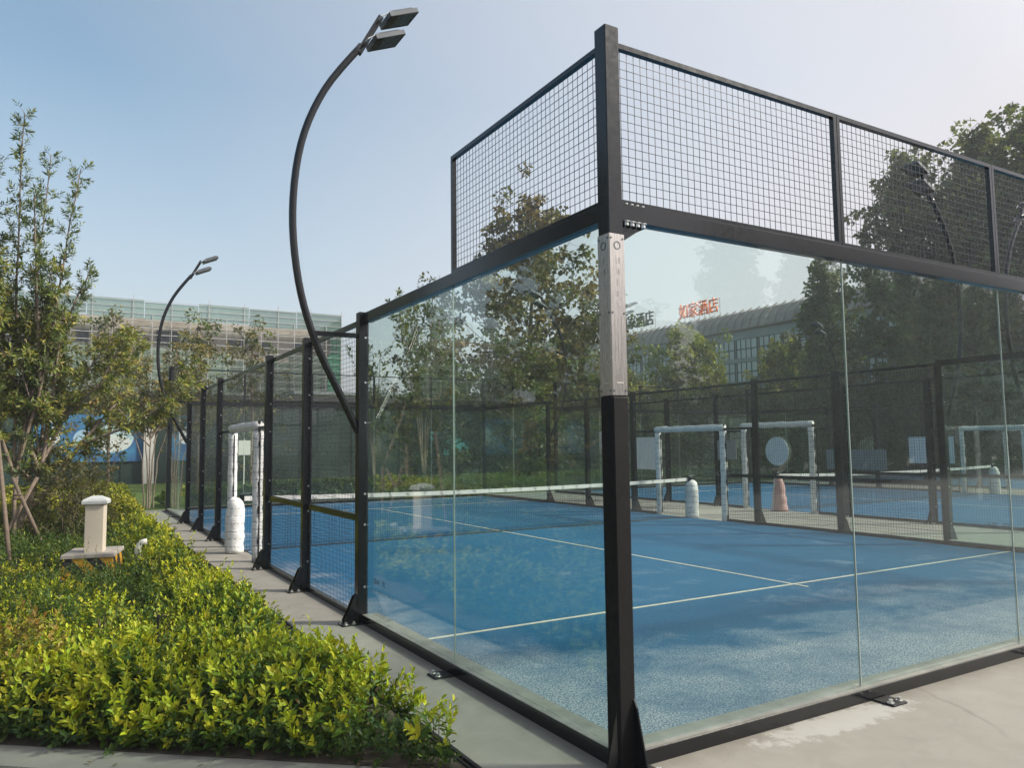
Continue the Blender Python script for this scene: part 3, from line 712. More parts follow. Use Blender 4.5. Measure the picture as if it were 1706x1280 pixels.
def hedge_height(x, y):
    """planting height over the bed"""
    h = .30+.16*vnoise(x, y, 1.5, 1)+.12*vnoise(x, y, 3.6, 2)
    return h
def path_edge(y): return -.72-.29*np.clip((y-1.2)/1.2, 0, 1)-.12*vnoise(y*0, y, 1.2, 4)
def front_edge(x, y):          # signed distance behind the kerb line
    px, py = -1.05, .62; dx, dy = -.766, .643; return (x-px)*.643+(y-py)*.766
def plant_band(rg, x0, x1, y0, y1, dens, sel):
    n = int((x1-x0)*(y1-y0)*dens); x = rg.uniform(x0, x1, n); y = rg.uniform(y0, y1, n); k = sel(x, y); return x[k], y[k]

rg = np.random.default_rng(7)
def hedge(name, label, bands, zone, hf, leaf_l, young, old, yf, sprigs=True):
    root = thing(name, label, 'hedge', (0, 0, 0)); parts = []; tw = MB()
    for (y0, y1, x0, x1, dens, per, simple_scale) in bands:
        x, y = plant_band(rg, x0, x1, y0, y1, dens, lambda a, b_: (zone(a, b_) > .0) & (vnoise(a, b_, 3.0, 77)*.7+vnoise(a, b_, 7.0, 78)*.3 > (.24 if len(bands) > 1 else 0)))
        ed = np.clip(zone(x, y)/.22, 0, 1); top = hf(x, y)*(.45+.55*np.sqrt(ed))
        depth = rg.random(len(x))**1.6; z = top*(1-.85*depth)-.10; z = np.maximum(z, .02)
        B = np.stack([x, y, z], 1)
        # outward lean near the edge of the planting
        e = .03; gx = (zone(x+e, y)-zone(x-e, y))/(2*e); gy = (zone(x, y+e)-zone(x, y-e))/(2*e)
        lean = (1-ed)*.9
        ax = np.stack([-gx*lean, -gy*lean, np.ones_like(x)], 1)+rg.normal(0, .22, (len(x), 3))
        yfr = np.clip(yf(x, y)*(1-.8*depth)+rg.normal(0, .08, len(x)), 0, 1)
        parts.append(shoots(rg, B, ax, z, per, leaf_l*simple_scale, .50, young, old, yfr))
        for i in range(0, len(x), 6):
            tw.tube([(x[i], y[i], .01), (x[i]+.01, y[i]+.01, z[i]+.10)], [.004, .002], 3, False)
    if sprigs and len(bands) > 1:
        x, y = plant_band(rg, -5, -.66, .4, 13, 14, lambda a, b_: zone(a, b_) > .05)
        ed = np.clip(zone(x, y)/.28, 0, 1); z = hf(x, y)*(.35+.65*np.sqrt(ed))-.06
        parts.append(shoots(rg, np.stack([x, y, z], 1), np.stack([x*0, x*0, x*0+1], 1)+rg.normal(0, .30, (len(x), 3)), z, 12, leaf_l*1.15, .45, young, old, np.full(len(x), .8), .6, .24))
        n = 900; x, y = plant_band(rg, -5, -.66, .4, 9, 25, lambda a, b_: zone(a, b_) > .0); z = hf(x, y)*rg.uniform(.2, .95, len(x)); m = len(x)
        parts.append([np.stack([x, y, z], 1), rg.normal(size=(m, 3)), rg.normal(size=(m, 3))+[0, 0, 1], rg.uniform(.025, .055, m), rg.uniform(.012, .025, m), palette(rg, m, [(.20, .12, .04), (.28, .20, .07), (.12, .08, .04)])])
    P, D, N, L, W, T = cat(parts)
    link('foliage', leaf_mesh('foliage', P, D, N, L, W, T), root)
    tag(tw.build('twig', 'bark', root), kind='stuff')
    return root
zone_front = lambda x, y: np.minimum(np.minimum(front_edge(x, y)-.03-.06*vnoise(x, y, 2.2, 6), path_edge(y)-x), np.minimum(.98+.25*vnoise(x, y, 1.4, 9)-front_edge(x, y)+np.maximum(0, x+1.9)*1.6, 3.6-y*.55+.0*x+3))
zone_path = lambda x, y: np.minimum(np.minimum(path_edge(y)-x, x+1.60+.25*vnoise(x, y, 1.3, 11)), np.minimum(y-1.9, 13.2-y))
zone_front2 = lambda x, y: np.minimum(zone_front(x, y), 2.4-y+.6*(-1.0-x))
hedge('hedge', 'low yellow green hedge behind the pale kerb in the left foreground',
      [(.4, 2.6, -2.6, -.66, 560, 11, 1.30), (1.6, 5.6, -5.5, -2.0, 480, 10, 1.28)],
      zone_front2, lambda x, y: .20+.24*vnoise(x, y, 1.9, 1)+.20*vnoise(x, y, 5.0, 2)**2, .046, YOUNG, OLD, lambda x, y: .25+.85*vnoise(x, y, 2.2, 5))
hedge('hedge', 'long yellow green hedge running beside the concrete path',
      [(1.9, 4.5, -1.9, -.66, 560, 11, 1.25), (4.5, 8, -1.9, -.66, 420, 9, 1.35), (8, 13.2, -1.9, -.66, 260, 8, 1.6)],
      zone_path, lambda x, y: .24+.26*vnoise(x, y, 1.7, 1)+.22*vnoise(x, y, 4.6, 2)**2, .046, YOUNG, OLD, lambda x, y: .12+.90*vnoise(x, y, 1.9, 5))
zone_far = lambda x, y: np.minimum(np.minimum(path_edge(y)-x-.02, x+7), np.minimum(y-13.0, 19.7-y))
hedge('hedge', 'bright yellow hedge at the far end of the planting bed, beyond the beige bollard',
      [(13.0, 19.7, -6.5, -.66, 120, 8, 2.0)], zone_far, lambda x, y: .42+.25*vnoise(x, y, .8, 1)+.15*vnoise(x, y, 2, 2), .05,
      [(.40, .38, .035), (.34, .36, .03), (.45, .40, .05)], OLD, lambda x, y: .55+.4*vnoise(x, y, .9, 5))

# mixed ground cover inside the bed
def ground_cover():
    parts = []
    clear = lambda x, y: ((x < -1.86) & (x > -2.60) & (y > 6.95) & (y < 8.4))
    for (y0, y1, dens, per, sc) in ((1.9, 5, 520, 8, 1.0), (5, 9, 300, 8, 1.25), (9, 13.2, 170, 7, 1.7)):
        x, y = plant_band(rg, -6.2, -1.35, y0, y1, dens, lambda a, b_: (front_edge(a, b_) > .95) & ~clear(a, b_))
        patch = vnoise(x, y, 1.1, 21); h = .10+.26*vnoise(x, y, 1.3, 22)+.18*vnoise(x, y, 3.1, 23)*(patch > .35)
        h = np.where((y < 7.0) & (x < -1.8) & (x > -2.7) & (y > 5.2), np.minimum(h, .40), h)
        dep = rg.random(len(x))**1.5; z = np.maximum(.01, h*(1-.8*dep)-.06)
        yfr = np.clip((patch-.45)*1.6*(1-dep), 0, .8)
        parts.append(shoots(rg, np.stack([x, y, z], 1), np.stack([x*0, x*0, x*0+1], 1)+rg.normal(0, .35, (len(x), 3)), z, per, .042*sc, .42, YOUNG+[(.30, .25, .07)], OLD+OLDD, yfr, .9, .15))
    # taller wispy weeds
    x, y = plant_band(rg, -4.5, -1.5, 2.4, 10, 9, lambda a, b_: (front_edge(a, b_) > 1.1) & ~clear(a, b_) & (vnoise(a, b_, 1.0, 31) > .45))
    parts.append(shoots(rg, np.stack([x, y, x*0+.15], 1), np.stack([x*0, x*0, x*0+1], 1)+rg.normal(0, .18, (len(x), 3)), x, 26, .055, .22, [(.16, .20, .05), (.25, .22, .08)], OLD, np.full(len(x), .35), .7, .52))
    x, y = plant_band(rg, -6, -.72, .4, 6.5, 420, lambda a, b_: (front_edge(a, b_) > -.01) & (front_edge(a, b_) < .36) & (a < -.80))
    parts.append(shoots(rg, np.stack([x, y, rg.uniform(.01, .10, len(x))], 1), np.stack([x*0-.2, x*0-.3, x*0+1], 1)+rg.normal(0, .4, (len(x), 3)), x, 8, .05, .5, OLD, OLDD, np.full(len(x), .25), .9, .10))
    P, D, N, L, W, T = cat(parts)
    return tag(link('ground_cover', leaf_mesh('ground_cover', P, D, N, L, W, T)), 'mixed low weeds and ground cover filling the planting bed', 'ground cover', None, 'stuff')
ground_cover()

def litter():
    g = np.random.default_rng(3); n = 420
    x = g.uniform(-2.6, -.1, n); y = g.uniform(.2, 16, n)
    k = ((x > -.66) & (g.random(n) < np.exp(-(x+.66)*5))) | ((x < -.66) & (front_edge(x, y) < .35) & (front_edge(x, y) > -.35) & (g.random(n) < .8)); x, y = x[k], y[k]
    x2 = g.uniform(-1.2, -.68, 60); y2 = g.uniform(.45, 1.1, 60); x = np.r_[x, x2]; y = np.r_[y, y2]; m = len(x)
    D = np.stack([g.normal(size=m), g.normal(size=m), g.normal(0, .12, m)], 1); N = g.normal(0, .25, (m, 3))+[0, 0, 1]
    L = g.uniform(.02, .05, m)
    T = palette(g, m, [(.16, .11, .05), (.22, .16, .06), (.10, .07, .04), (.20, .20, .05)])
    tag(link('leaf_litter', leaf_mesh('leaf_litter', np.stack([x, y, np.full(m, .022)], 1), D, N, L, L*.5, T)), 'scattered dry fallen leaves along the edge of the path and kerb', 'fallen leaves', None, 'stuff')
litter()

def shrub(name, label, loc, r, h, n, leaf_l, leaf_w, young, old, yf, stems=7, seed=1, per=9, droop=0):
    g = np.random.default_rng(seed); root = thing(name, label, 'shrub', loc)
    th = g.uniform(0, 6.283, n); ph = np.arccos(g.uniform(-.1, 1, n)); rad = g.uniform(.35, 1, n)**.6
    lump = 1+.25*np.sin(th*3+seed)+.18*np.sin(th*5+ph*4)
    B = np.stack([np.cos(th)*np.sin(ph)*r*rad*lump, np.sin(th)*np.sin(ph)*r*rad*lump, h*(.15+.80*np.cos(ph)*rad)*1.0], 1)
    B[:, 2] = np.maximum(B[:, 2], .05)
    ax = unit(B-np.array([0, 0, h*.25]))+np.array([0, 0, .45-droop])+g.normal(0, .25, (n, 3))
    yfr = np.clip(yf+g.normal(0, .15, n), 0, 1)
    P, D, N, L, W, T = shoots(g, B, ax, None, per, leaf_l, leaf_w, young, old, yfr, .7, leaf_l*3.2)
    if droop: D[:, 2] -= droop*1.2
    link('foliage', leaf_mesh('foliage', P, D, N, L, W, T), root)
    m = MB()
    for k in range(stems):
        i = g.integers(0, n); q = B[i]; m.tube([(q[0]*.1, q[1]*.1, 0), (q[0]*.45, q[1]*.45, q[2]*.6), tuple(q)], [.012, .008, .003], 5, False)
    m.build('stem', 'bark', root); return root
shrub('shrub', 'small shrub with orange and yellow leaves at the left edge, in the foreground hedge', (-2.82, 2.85, .1), .20, .50, 90, .05, .6, [(.42, .20, .05), (.45, .30, .06), (.36, .30, .05)], [(.20, .20, .04), (.13, .17, .03)], .75, 6, 3)
shrub('shrub', 'small yellow leaved shrub among dark weeds in the bed middle', (-2.28, 3.7, .08), .24, .42, 100, .045, .55, YOUNG, OLD, .8, 6, 4)
shrub('shrub', 'pale yellow green shrub in front of the striped plinth, left of it', (-2.62, 5.5, .05), .38, .34, 170, .05, .5, YOUNG, OLD, .7, 6, 5)
shrub('shrub', 'dark olive drooping bush behind the beige bollard', (-2.5, 12.6, .1), .78, 1.55, 900, .085, .24, [(.13, .12, .035), (.17, .14, .045)], [(.045, .055, .018), (.06, .06, .022), (.08, .065, .025)], .35, 16, 6, 8, .55)

# ------------------------------------------------------------------ trees
def limb(mb, pts, r0, r1, n=6):
    mb.tube(pts, [r0+(r1-r0)*i/(len(pts)-1) for i in range(len(pts))], n, False)
def spline(p, q, bend, k=6, sag=0):
    p = Vector(p); q = Vector(q); out = []
    for i in range(k+1):
        t = i/k; out.append(p.lerp(q, t)+Vector(bend)*math.sin(math.pi*t)+Vector((0, 0, -sag*t*t)))
    return out
def along(pts, t):
    t = min(max(t, 0), .9999)*(len(pts)-1); k = int(t); return pts[k].lerp(pts[k+1], t-k)

def stem_tree(name, label, loc, trunks, leaf_l, leaf_w, cols, dens, seed, bark='barkpale', twigs=10, hang=0.0, leafstart=.35, group=None, twig_len=.55, per=10):
    """young multi-stem tree: explicit stems (list of point lists, base radius), short side twigs carrying lance-shaped leaves"""
    rnd = random.Random(seed); g = np.random.default_rng(seed); root = thing(name, label, 'tree', loc, 0, group); mb = MB(); LB = []; LA = []
    for pts, r0 in trunks:
        pts = [Vector(p) for p in pts]; fine = []
        for i in range(len(pts)-1):
            for k in range(4): fine.append(pts[i].lerp(pts[i+1], k/4)+Vector((rnd.uniform(-.015, .015), rnd.uniform(-.015, .015), 0)))
        fine.append(pts[-1]); limb(mb, fine, r0, .007, 7)
        ln = sum((fine[i+1]-fine[i]).length for i in range(len(fine)-1))
        for k in range(int(twigs*ln)):
            t = leafstart+(1-leafstart)*(k+rnd.random())/max(1, int(twigs*ln)); b_ = along(fine, t); d0 = (along(fine, min(1, t+.05))-along(fine, t-.05)).normalized()
            th = rnd.uniform(0, 6.283); o = Vector((math.cos(th), math.sin(th), 0)); d = (d0*.9+o*.8).normalized(); tl = twig_len*rnd.uniform(.4, 1.1)*(1.1-.6*t)
            e_ = b_+d*tl; tw = spline(b_, e_, (0, 0, .04), 3, hang*.4); limb(mb, tw, .006, .002, 4)
            for q in range(max(1, int(dens*tl/.1))):
                u = rnd.uniform(.15, 1); pt = along(tw, u); LB.append(pt); LA.append(d+Vector((0, 0, -hang)))
    mb.build('trunk', bark, root, True)
    B = np.array(LB); A = np.array(LA)+g.normal(0, .3, (len(LA), 3))
    P, D, N, L, W, T = shoots(g, B, A, None, per, leaf_l, leaf_w, cols[0], cols[1], np.clip(g.normal(.3, .25, len(B)), 0, 1), .85, leaf_l*1.3)
    if hang: D[:, 2] -= hang
    link('crown', leaf_mesh('crown', P, D, N, L, W, T, True), root); return root

PEACH = ([(.38, .37, .05), (.40, .30, .07), (.28, .33, .045)], [(.12, .17, .035), (.16, .20, .04), (.085, .125, .03), (.22, .18, .055)])
SLEN = ([(.22, .28, .06), (.27, .30, .07)], [(.075, .12, .040), (.10, .15, .045), (.06, .095, .034)])
BROWN = ([(.32, .22, .06), (.28, .26, .06), (.36, .24, .07)], [(.12, .115, .035), (.15, .12, .04), (.09, .12, .03)])

o = (-3.25, 12.0, 0)
stem_tree('young_tree', 'tall slender young tree with several upright stems at the left edge', o,
          [([(0, 0, 0), (.0, .0, 1.2), (.15, .1, 2.8), (.18, .3, 4.6), (.32, .3, 7.0)], .036), ([(0, 0, 1.1), (-.10, .2, 3.2), (-.12, .3, 5.2), (-.10, .2, 7.65)], .032),
           ([(.0, 0, 1.3), (.35, -.1, 3.0), (.55, -.2, 4.8), (.78, -.2, 6.65)], .030), ([(.15, .05, 2.6), (.6, .2, 3.9), (1.0, .2, 4.95)], .026), ([(-.05, .1, 2.4), (-.4, .3, 4.4), (-.55, .4, 6.7)], .035),
           ([(0, 0, 1.2), (-.5, -.2, 2.8), (-.8, -.4, 4.8), (-.9, -.4, 6.2)], .035), ([(.3, -.1, 2.9), (.2, -.3, 4.4), (.12, -.4, 6.0)], .03)],
          .098, .30, SLEN, 1.7, 11, 'bark', 14, 0.0, .24, None, .38, 9)
o = (-2.95, 12.6, 0)
stem_tree('peach_tree', 'spreading peach tree with bare pale lower limbs and brownish drooping leaves at left', o,
          [([(-.35, 0, 0), (-.15, 0, .7), (.05, -.1, 1.45), (.38, -.1, 2.35), (.75, -.2, 3.2), (1.15, -.2, 3.9)], .06), ([(-.3, .05, .5), (.25, .1, 1.15), (.62, .2, 1.8), (1.2, .3, 2.6), (1.5, .3, 3.85)], .05),
           ([(.6, .2, 1.8), (1.3, .0, 2.1), (2.1, -.1, 2.6), (2.6, -.1, 3.3)], .03), ([(.0, -.1, 1.4), (-.3, -.3, 2.5), (-.6, -.5, 3.9)], .04), ([(.05, -.1, 1.5), (.2, -.5, 2.8), (.3, -.7, 4.1)], .04),
           ([(0, 0, 1.3), (-.8, .2, 2.1), (-1.5, .3, 3.3)], .035), ([(-.1, 0, 1.2), (-.6, -.4, 1.9), (-1.0, -.6, 2.6)], .025), ([(0, 0, 1.5), (-.3, .4, 2.6), (-.9, .6, 3.7)], .025), ([(.0, -.1, 1.6), (-.1, -.5, 2.4), (-.35, -.9, 3.3)], .025), ([(.3, -.1, 2.2), (.9, -.6, 2.9), (1.3, -.8, 3.8)], .03), ([(-.2, -.2, 2.2), (.0, -.6, 3.4), (.1, -.8, 4.8)], .025), ([(-.4, -.3, 2.8), (-.7, -.8, 4.0), (-.8, -1.0, 4.9)], .022), ([(0, 0, 1.4), (.05, .6, 2.6), (.1, .9, 4.3)], .035)],
          .12, .29, PEACH, 1.6, 12, 'barkpale', 14, .35, .30, None, .60, 8)
o = (-.35, 21.6, 0)
stem_tree('peach_tree', 'clump of upright pale stems with drooping brown green leaves at the path end', o,
          [([(.04*k, .02*k, 0), (.07*k, .03*k, 1.4), (.19*k, .05*k, 2.6), (.46*k+.1, .1*k, 3.7+.35*(k % 3)-.12*abs(k))], .026) for k in (-3, -1, 0, 1, 3)] +
          [([(0, 0, 2.0), (.6, -.2, 3.1), (1.35, -.3, 4.9)], .025), ([(0, 0, 1.8), (-.8, -.2, 2.7), (-1.7, -.2, 3.4)], .025), ([(.1, 0, 1.9), (.5, .1, 3.2), (.75, .1, 5.2)], .022), ([(0, 0, 2.0), (-.35, .2, 3.5), (-.5, .2, 4.9)], .022), ([(0, 0, 2.2), (1.0, -.1, 2.6), (1.6, -.2, 3.1)], .02)],
          .19, .27, BROWN, 1.0, 13, 'barkpale', 5, .6, .55, None, 1.0, 7)
st = thing('timber_prop', 'three round timber props tied round the young tree stems at left', 'prop', (-3.2, 10.6, 0))
for k, (a, b_) in enumerate((((.10, -2.1, 0), (-.20, -.9, 2.0)), ((.50, .0, .0), (-.05, .35, 1.30)), ((-.30, .3, 0), (.28, .35, 1.30)))):
    MB().tube([a, b_], [.030, .027], 9).build('timber_stake', 'stake', st, True)
MB().tube([(.04+.07*math.cos(i), .30+.07*math.sin(i), .95+.008*i) for i in range(0, 13)], .012, 5).build('tie_rope', 'stake', st)

def crown_tree(seed, H, prof, limbs, clusters, per, leaf, cols, spread=.55, trunk_r=.16, aspect=.75, droop=0):
    """returns (trunk mesh, crown mesh): tapered trunk, limbs to clusters placed inside the radius profile prof(t), leaf clumps around the twig ends"""
    rnd = random.Random(seed); g = np.random.default_rng(seed); mb = MB()
    tr = [Vector((math.sin(i*1.3+seed)*.012*H*(i/8), math.cos(i*1.7+seed)*.012*H*(i/8), H*.96*i/8)) for i in range(9)]
    limb(mb, tr, trunk_r, .02, 9); C = []; Rr = []
    for k in range(limbs):
        t = prof[0][0]+(1-prof[0][0])*((k+rnd.random())/limbs)**.9; rad = np.interp(t, [p[0] for p in prof], [p[1] for p in prof])*rnd.uniform(.70, 1.15)
        th = k*2.399+rnd.uniform(-.5, .5); b_ = along(tr, max(.08, t*.96-.10-.05*rnd.random())); e_ = Vector((tr[-1].x*t+math.cos(th)*rad, tr[-1].y*t+math.sin(th)*rad, H*t+rnd.uniform(-.02, .03)*H))
        lp = spline(b_, e_, (0, 0, -.03*H*rnd.random()), 5); limb(mb, lp, max(.015, trunk_r*.35*(1-t*.7)), .008, 5)
        for q in range(clusters):
            u = rnd.uniform(.30, 1.05); p = along(lp, u); s = spread*(.5+.8*rnd.random())
            off = Vector((rnd.gauss(0, 1), rnd.gauss(0, 1), rnd.gauss(0, .8)))*s*.9; e2 = p+off
            limb(mb, [p, p.lerp(e2, .5)+Vector((0, 0, .05)), e2], .010, .004, 3); C.append(e2); Rr.append(s*rnd.uniform(.45, .85))
    C = np.array(C); Rr = np.array(Rr); n = len(C)*per; idx = np.repeat(np.arange(len(C)), per)
    d = unit(g.normal(size=(n, 3))); rr = g.random(n)**.45; P = C[idx]+d*(Rr[idx]*rr)[:, None]*np.array([1, 1, .8])
    D = d*.7+g.normal(0, .6, (n, 3))+np.array([0, 0, -.25-droop]); N = g.normal(0, .6, (n, 3))+np.array([0, 0, 1.0])
    L = leaf*(.6+.8*g.random(n)); W = L*aspect
    base = palette(g, len(C), cols, .22)[idx]; T = np.clip(base*(1+g.normal(0, .22, (n, 1))), .004, .9)
    # spread of leaf ages: a share of paler leaves anywhere in the crown
    return mb.mesh('trunk', MAT['bark'], True), leaf_mesh('crown', P, D, N, L, W, T, True)
def place_tree(name, label, meshes, loc, rz=0, sc=1, group=None):
    r = thing(name, label, 'tree', loc, rz, group); r.scale = (sc, sc, sc) if not isinstance(sc, tuple) else sc
    link('trunk', meshes[0], r); link('crown', meshes[1], r); return r

AUT = [(.13, .11, .035), (.09, .11, .028), (.17, .125, .04), (.075, .095, .028), (.20, .14, .045)]
DRK = [(.085, .14, .046), (.115, .16, .05), (.066, .108, .04), (.18, .175, .055)]
MIDG = [(.055, .10, .022), (.08, .13, .026), (.042, .075, .020), (.11, .14, .03)]
YEL = [(.26, .27, .030), (.19, .23, .028), (.32, .29, .04), (.13, .17, .025)]
FPROF = ((.22, 3.2), (.45, 5.0), (.7, 4.0), (.88, 2.2), (1.0, .4))
tA = crown_tree(31, 15.0, ((.16, 3.0), (.40, 4.6), (.62, 4.2), (.82, 2.7), (.93, 1.6), (1.0, .3)), 54, 9, 40, .24, AUT, .62, .20)
place_tree('autumn_tree', 'large olive and brown tree rising behind the left glass of the near court', tA, (18.3, 30, 0), 0, 1)
tB = crown_tree(32, 10.5, ((.2, 1.6), (.45, 2.4), (.7, 2.0), (.9, 1.0), (1, .2)), 22, 5, 26, .17, AUT+MIDG, .55, .10)
place_tree('autumn_tree', 'small loose leaved tree just left of the large olive tree', tB, (13.2, 31, 0), 1.0, 1)
place_tree('autumn_tree', 'olive tree filling the gap right of the large tree, behind the corner post', tA, (23.6, 33.5, 0), 2.2, (.58, .58, .62))
place_tree('autumn_tree', 'thinner olive tree behind the far end wall, at its right', tB, (20.8, 27, 0), 3.3, (1.1, 1.1, .95))
tS = [[(0, 0, 0), (.1*k, .05*k, 2.5), (.28*k, .1*k, 5.2), (.5*k, .15*k, 7.4+.5*(k % 2))] for k in (-3, -2, -1, 1, 2, 3)]
stem_tree('young_tree', 'leggy young tree with thin upright stems seen through the left glass', (10.6, 26.5, 0), [(p, .05) for p in tS], .19, .42, (AUT, MIDG), .8, 17, 'bark', 5, .1, .38, None, .9, 6)
stem_tree('young_tree', 'short leafy sapling beside the leggy young tree behind the court', (8.6, 27, 0), [([(x*.6 if i else x for i, x in enumerate(p)) for p in q], .04) if False else ([(p[0]*.6, p[1]*.6, p[2]*.72) for p in q], .04) for q in tS[:4]], .18, .42, (YEL, MIDG), .8, 18, 'bark', 5, .1, .35, None, .8, 6)
tD = crown_tree(33, 20.0, ((.05, 3.4), (.25, 4.2), (.5, 3.8), (.75, 2.5), (.90, 1.3), (1.0, .3)), 76, 9, 30, .31, DRK, .66, .26)
tD2 = crown_tree(34, 20.0, ((.05, 3.6), (.3, 4.4), (.55, 3.6), (.8, 2.2), (.93, 1.2), (1.0, .3)), 76, 9, 30, .31, DRK+MIDG[:1], .66, .26)
for k, (x, y, h, rz, m, lb) in enumerate(((40.5, 29.0, .71, .3, tD, 'dark tree with a ragged top just right of the hotel sign'), (41, 23.6, .97, 1.4, tD2, 'tall dark tree behind the second upper mesh panel'), (42, 19.6, .99, 2.6, tD, 'tall dark tree topping the mesh panels, left of the rightmost tree'),
        (41, 16.2, .97, 4.0, tD2, 'tallest dark tree at the right edge'), (44, 21.5, .92, 5.0, tD, 'dark tree filling the gap between the two tallest dark trees'), (46, 17, 1.0, 3.1, tD2, 'dark tree behind the tallest one at the right edge'), (43, 12.0, 1.0, 5.0, tD, 'dark tree beyond the third court at the right'), (38, 27.2, .46, 3.6, tD, 'low dark tree beneath the hotel, right of the round yellow tree'), (36.5, 20.5, .45, 2.2, tD2, 'low dark tree before the tall dark trees, behind the third court'))):
    place_tree('dark_tree', lb, m, (x, y, 0), rz, h, 'tall dark trees right of the hotel')
tY = crown_tree(35, 9.6, ((.10, 3.2), (.35, 4.6), (.6, 4.5), (.8, 3.4), (.94, 1.8), (1, .5)), 70, 9, 50, .24, YEL, .70, .2)
place_tree('round_tree', 'round yellow green tree in front of the hotel', tY, (40.3, 42.0, 0), 0, (.78, .78, 1.12))
place_tree('round_tree', 'smaller round yellow green tree right of the rounded tree before the hotel', tY, (44.5, 35.5, 0), 2, (.66, .66, .96))
place_tree('round_tree', 'dull green round tree left of the rounded tree, beside the corner post', tY, (34.5, 43.5, 0), 4, (.75, .75, .80))
tL = crown_tree(36, 6.0, ((.03, 2.4), (.3, 3.0), (.6, 2.6), (.85, 1.5), (1, .3)), 54, 8, 44, .20, DRK, .65, .14)
ord_ = ['leftmost', 'second from the left', 'third from the left', 'fourth from the left', 'fifth from the left', 'sixth from the left', 'seventh from the left', 'third from the right', 'second from the right', 'rightmost']
for k, (x, y, s) in enumerate(((22, 25.5, .62), (25.5, 26, .70), (29, 26.5, .78), (32.5, 27, .72), (35.5, 26.5, .82), (38, 23, .80), (39.5, 19.5, .78), (40, 16, .82), (40.5, 12.5, .85), (41, 9, .9))):
    place_tree('bushy_tree', 'low bushy dark tree behind the courts, %s of its row' % ord_[k], tL, (x, y, 0), k*1.3, s, 'low bushy trees behind the courts')
for k, (x, y, s, lb) in enumerate(((2.3, 31, .74, 'loose tree before the scaffolded building, nearest the path end'), (4.9, 33, .76, 'loose tree before the scaffolded building, right of its neighbour'), (-.8, 35, .80, 'loose tree behind the path end stems'))):
    place_tree('autumn_tree', lb, tB, (x, y, 0), 1+k*2.1, s)
tG = crown_tree(37, 7.5, ((.10, 2.2), (.35, 3.2), (.6, 2.9), (.85, 1.7), (1, .3)), 44, 8, 36, .20, MIDG+AUT[:2], .60, .13)
for k, (x, y, s, lb) in enumerate(((15.2, 26.5, .86, 'green tree under the left side of the large olive tree'), (18.6, 27.5, .92, 'green tree in front of the large olive tree trunk'), (12.2, 28, .75, 'small green tree between the leggy tree and the olive tree'))):
    place_tree('green_tree', lb, tG, (x, y, 0), k*2.0, s)
# garden on the left and trees behind the viewer, seen as reflections in the glass
for k, (x, y, s, m, lb) in enumerate(((-9, 11, .75, tB, 'garden tree left of the planting bed, reflected in the glass'), (-12, 17, .8, tA, 'broad garden tree far left of the bed, reflected in the glass'), (-8, 22, .8, tB, 'garden tree left of the path end'), (-15, 6, .7, tA, 'broad garden tree left of the viewer'))):
    place_tree('garden_tree', lb, m, (x, y, 0), k, s)
for k in range(24):
    place_tree('dark_tree', 'dark tree across the forecourt behind the viewer, mirrored in the back wall glass', (tD, tD2)[k % 2], (17.0+k*2.4, -20-(k % 3)*2.2-k*.45, 0), k*1.1, (.60, .60, min(1, .40+.16*k)*(.50+.08*((k*2) % 3)+k*.008)), 'dark trees across the forecourt')

# lawn planting behind the court
zb = lambda x, y: np.minimum(np.minimum(y-21.3, 23.6-y), np.minimum(x+.2, 26-x))
hedge('hedge', 'band of green shrubs on the lawn just beyond the far end wall', [(21.3, 23.6, .0, 26, 34, 8, 3.4)], zb,
      lambda x, y: .25+.40*vnoise(x, y, .5, 1), .05, OLD, OLDD, lambda x, y: .2+.5*vnoise(x, y, .6, 5))
zc = lambda x, y: np.minimum(np.minimum(y-21.0, 24.0-y), np.minimum(x+9, -.9-x))
hedge('hedge', 'yellow hedge on the lawn beyond the end of the garden path', [(21.0, 24.0, -9, -.9, 60, 8, 2.8)], zc,
      lambda x, y: .45+.35*vnoise(x, y, .7, 1), .05, [(.40, .38, .035), (.34, .36, .03)], OLD, lambda x, y: .5+.4*vnoise(x, y, .6, 5))

# ------------------------------------------------------------------ bollard, plinth, pipe, rods
pl = thing('striped_plinth', 'low cement plinth with yellow and black hazard stripes under the beige bollard', 'plinth', (-2.22, 7.68, 0), math.radians(-12))
MB().cbox(-.275, .275, -.36, .36, .0, .415, .008).build('plinth_body', 'hazard', pl)
MB().cbox(-.29, .29, -.375, .375, .4155, .46, .008).build('plinth_slab', 'slabtop', pl)
bo = thing('bollard', 'beige square bollard with a pale pitched cap standing on the striped plinth', 'bollard', (-2.21, 7.60, .461), math.radians(-12))
MB().cbox(-.105, .105, -.105, .105, 0, .575, .006).build('bollard_shaft', 'body', bo)
m = MB(); z = .576; prof = [(.115, 0), (.140, .012), (.140, .045), (.125, .068), (.05, .105), (.03, .108)]
for a, h in prof: m.v += [(-a, -a, z+h), (a, -a, z+h), (a, a, z+h), (-a, a, z+h)]
for i in range(len(prof)-1):
    for k in range(4): m.f.append((i*4+k, i*4+(k+1) % 4, i*4+4+(k+1) % 4, i*4+4+k))
m.f += [(3, 2, 1, 0), tuple(len(m.v)-4+k for k in range(4))]
m.build('bollard_cap', 'cap', bo)
o = MB().tube([(0, 0, 0), (0, 0, .40), (.012, 0, .46), (.05, -.01, .50), (.10, -.02, .505)], .038, 12).build('vent_pipe', 'pvc', None, True); o.location = (-1.74, 7.45, .05)
tag(o, 'pale plastic pipe with a bent top in the hedge right of the plinth', 'pipe')
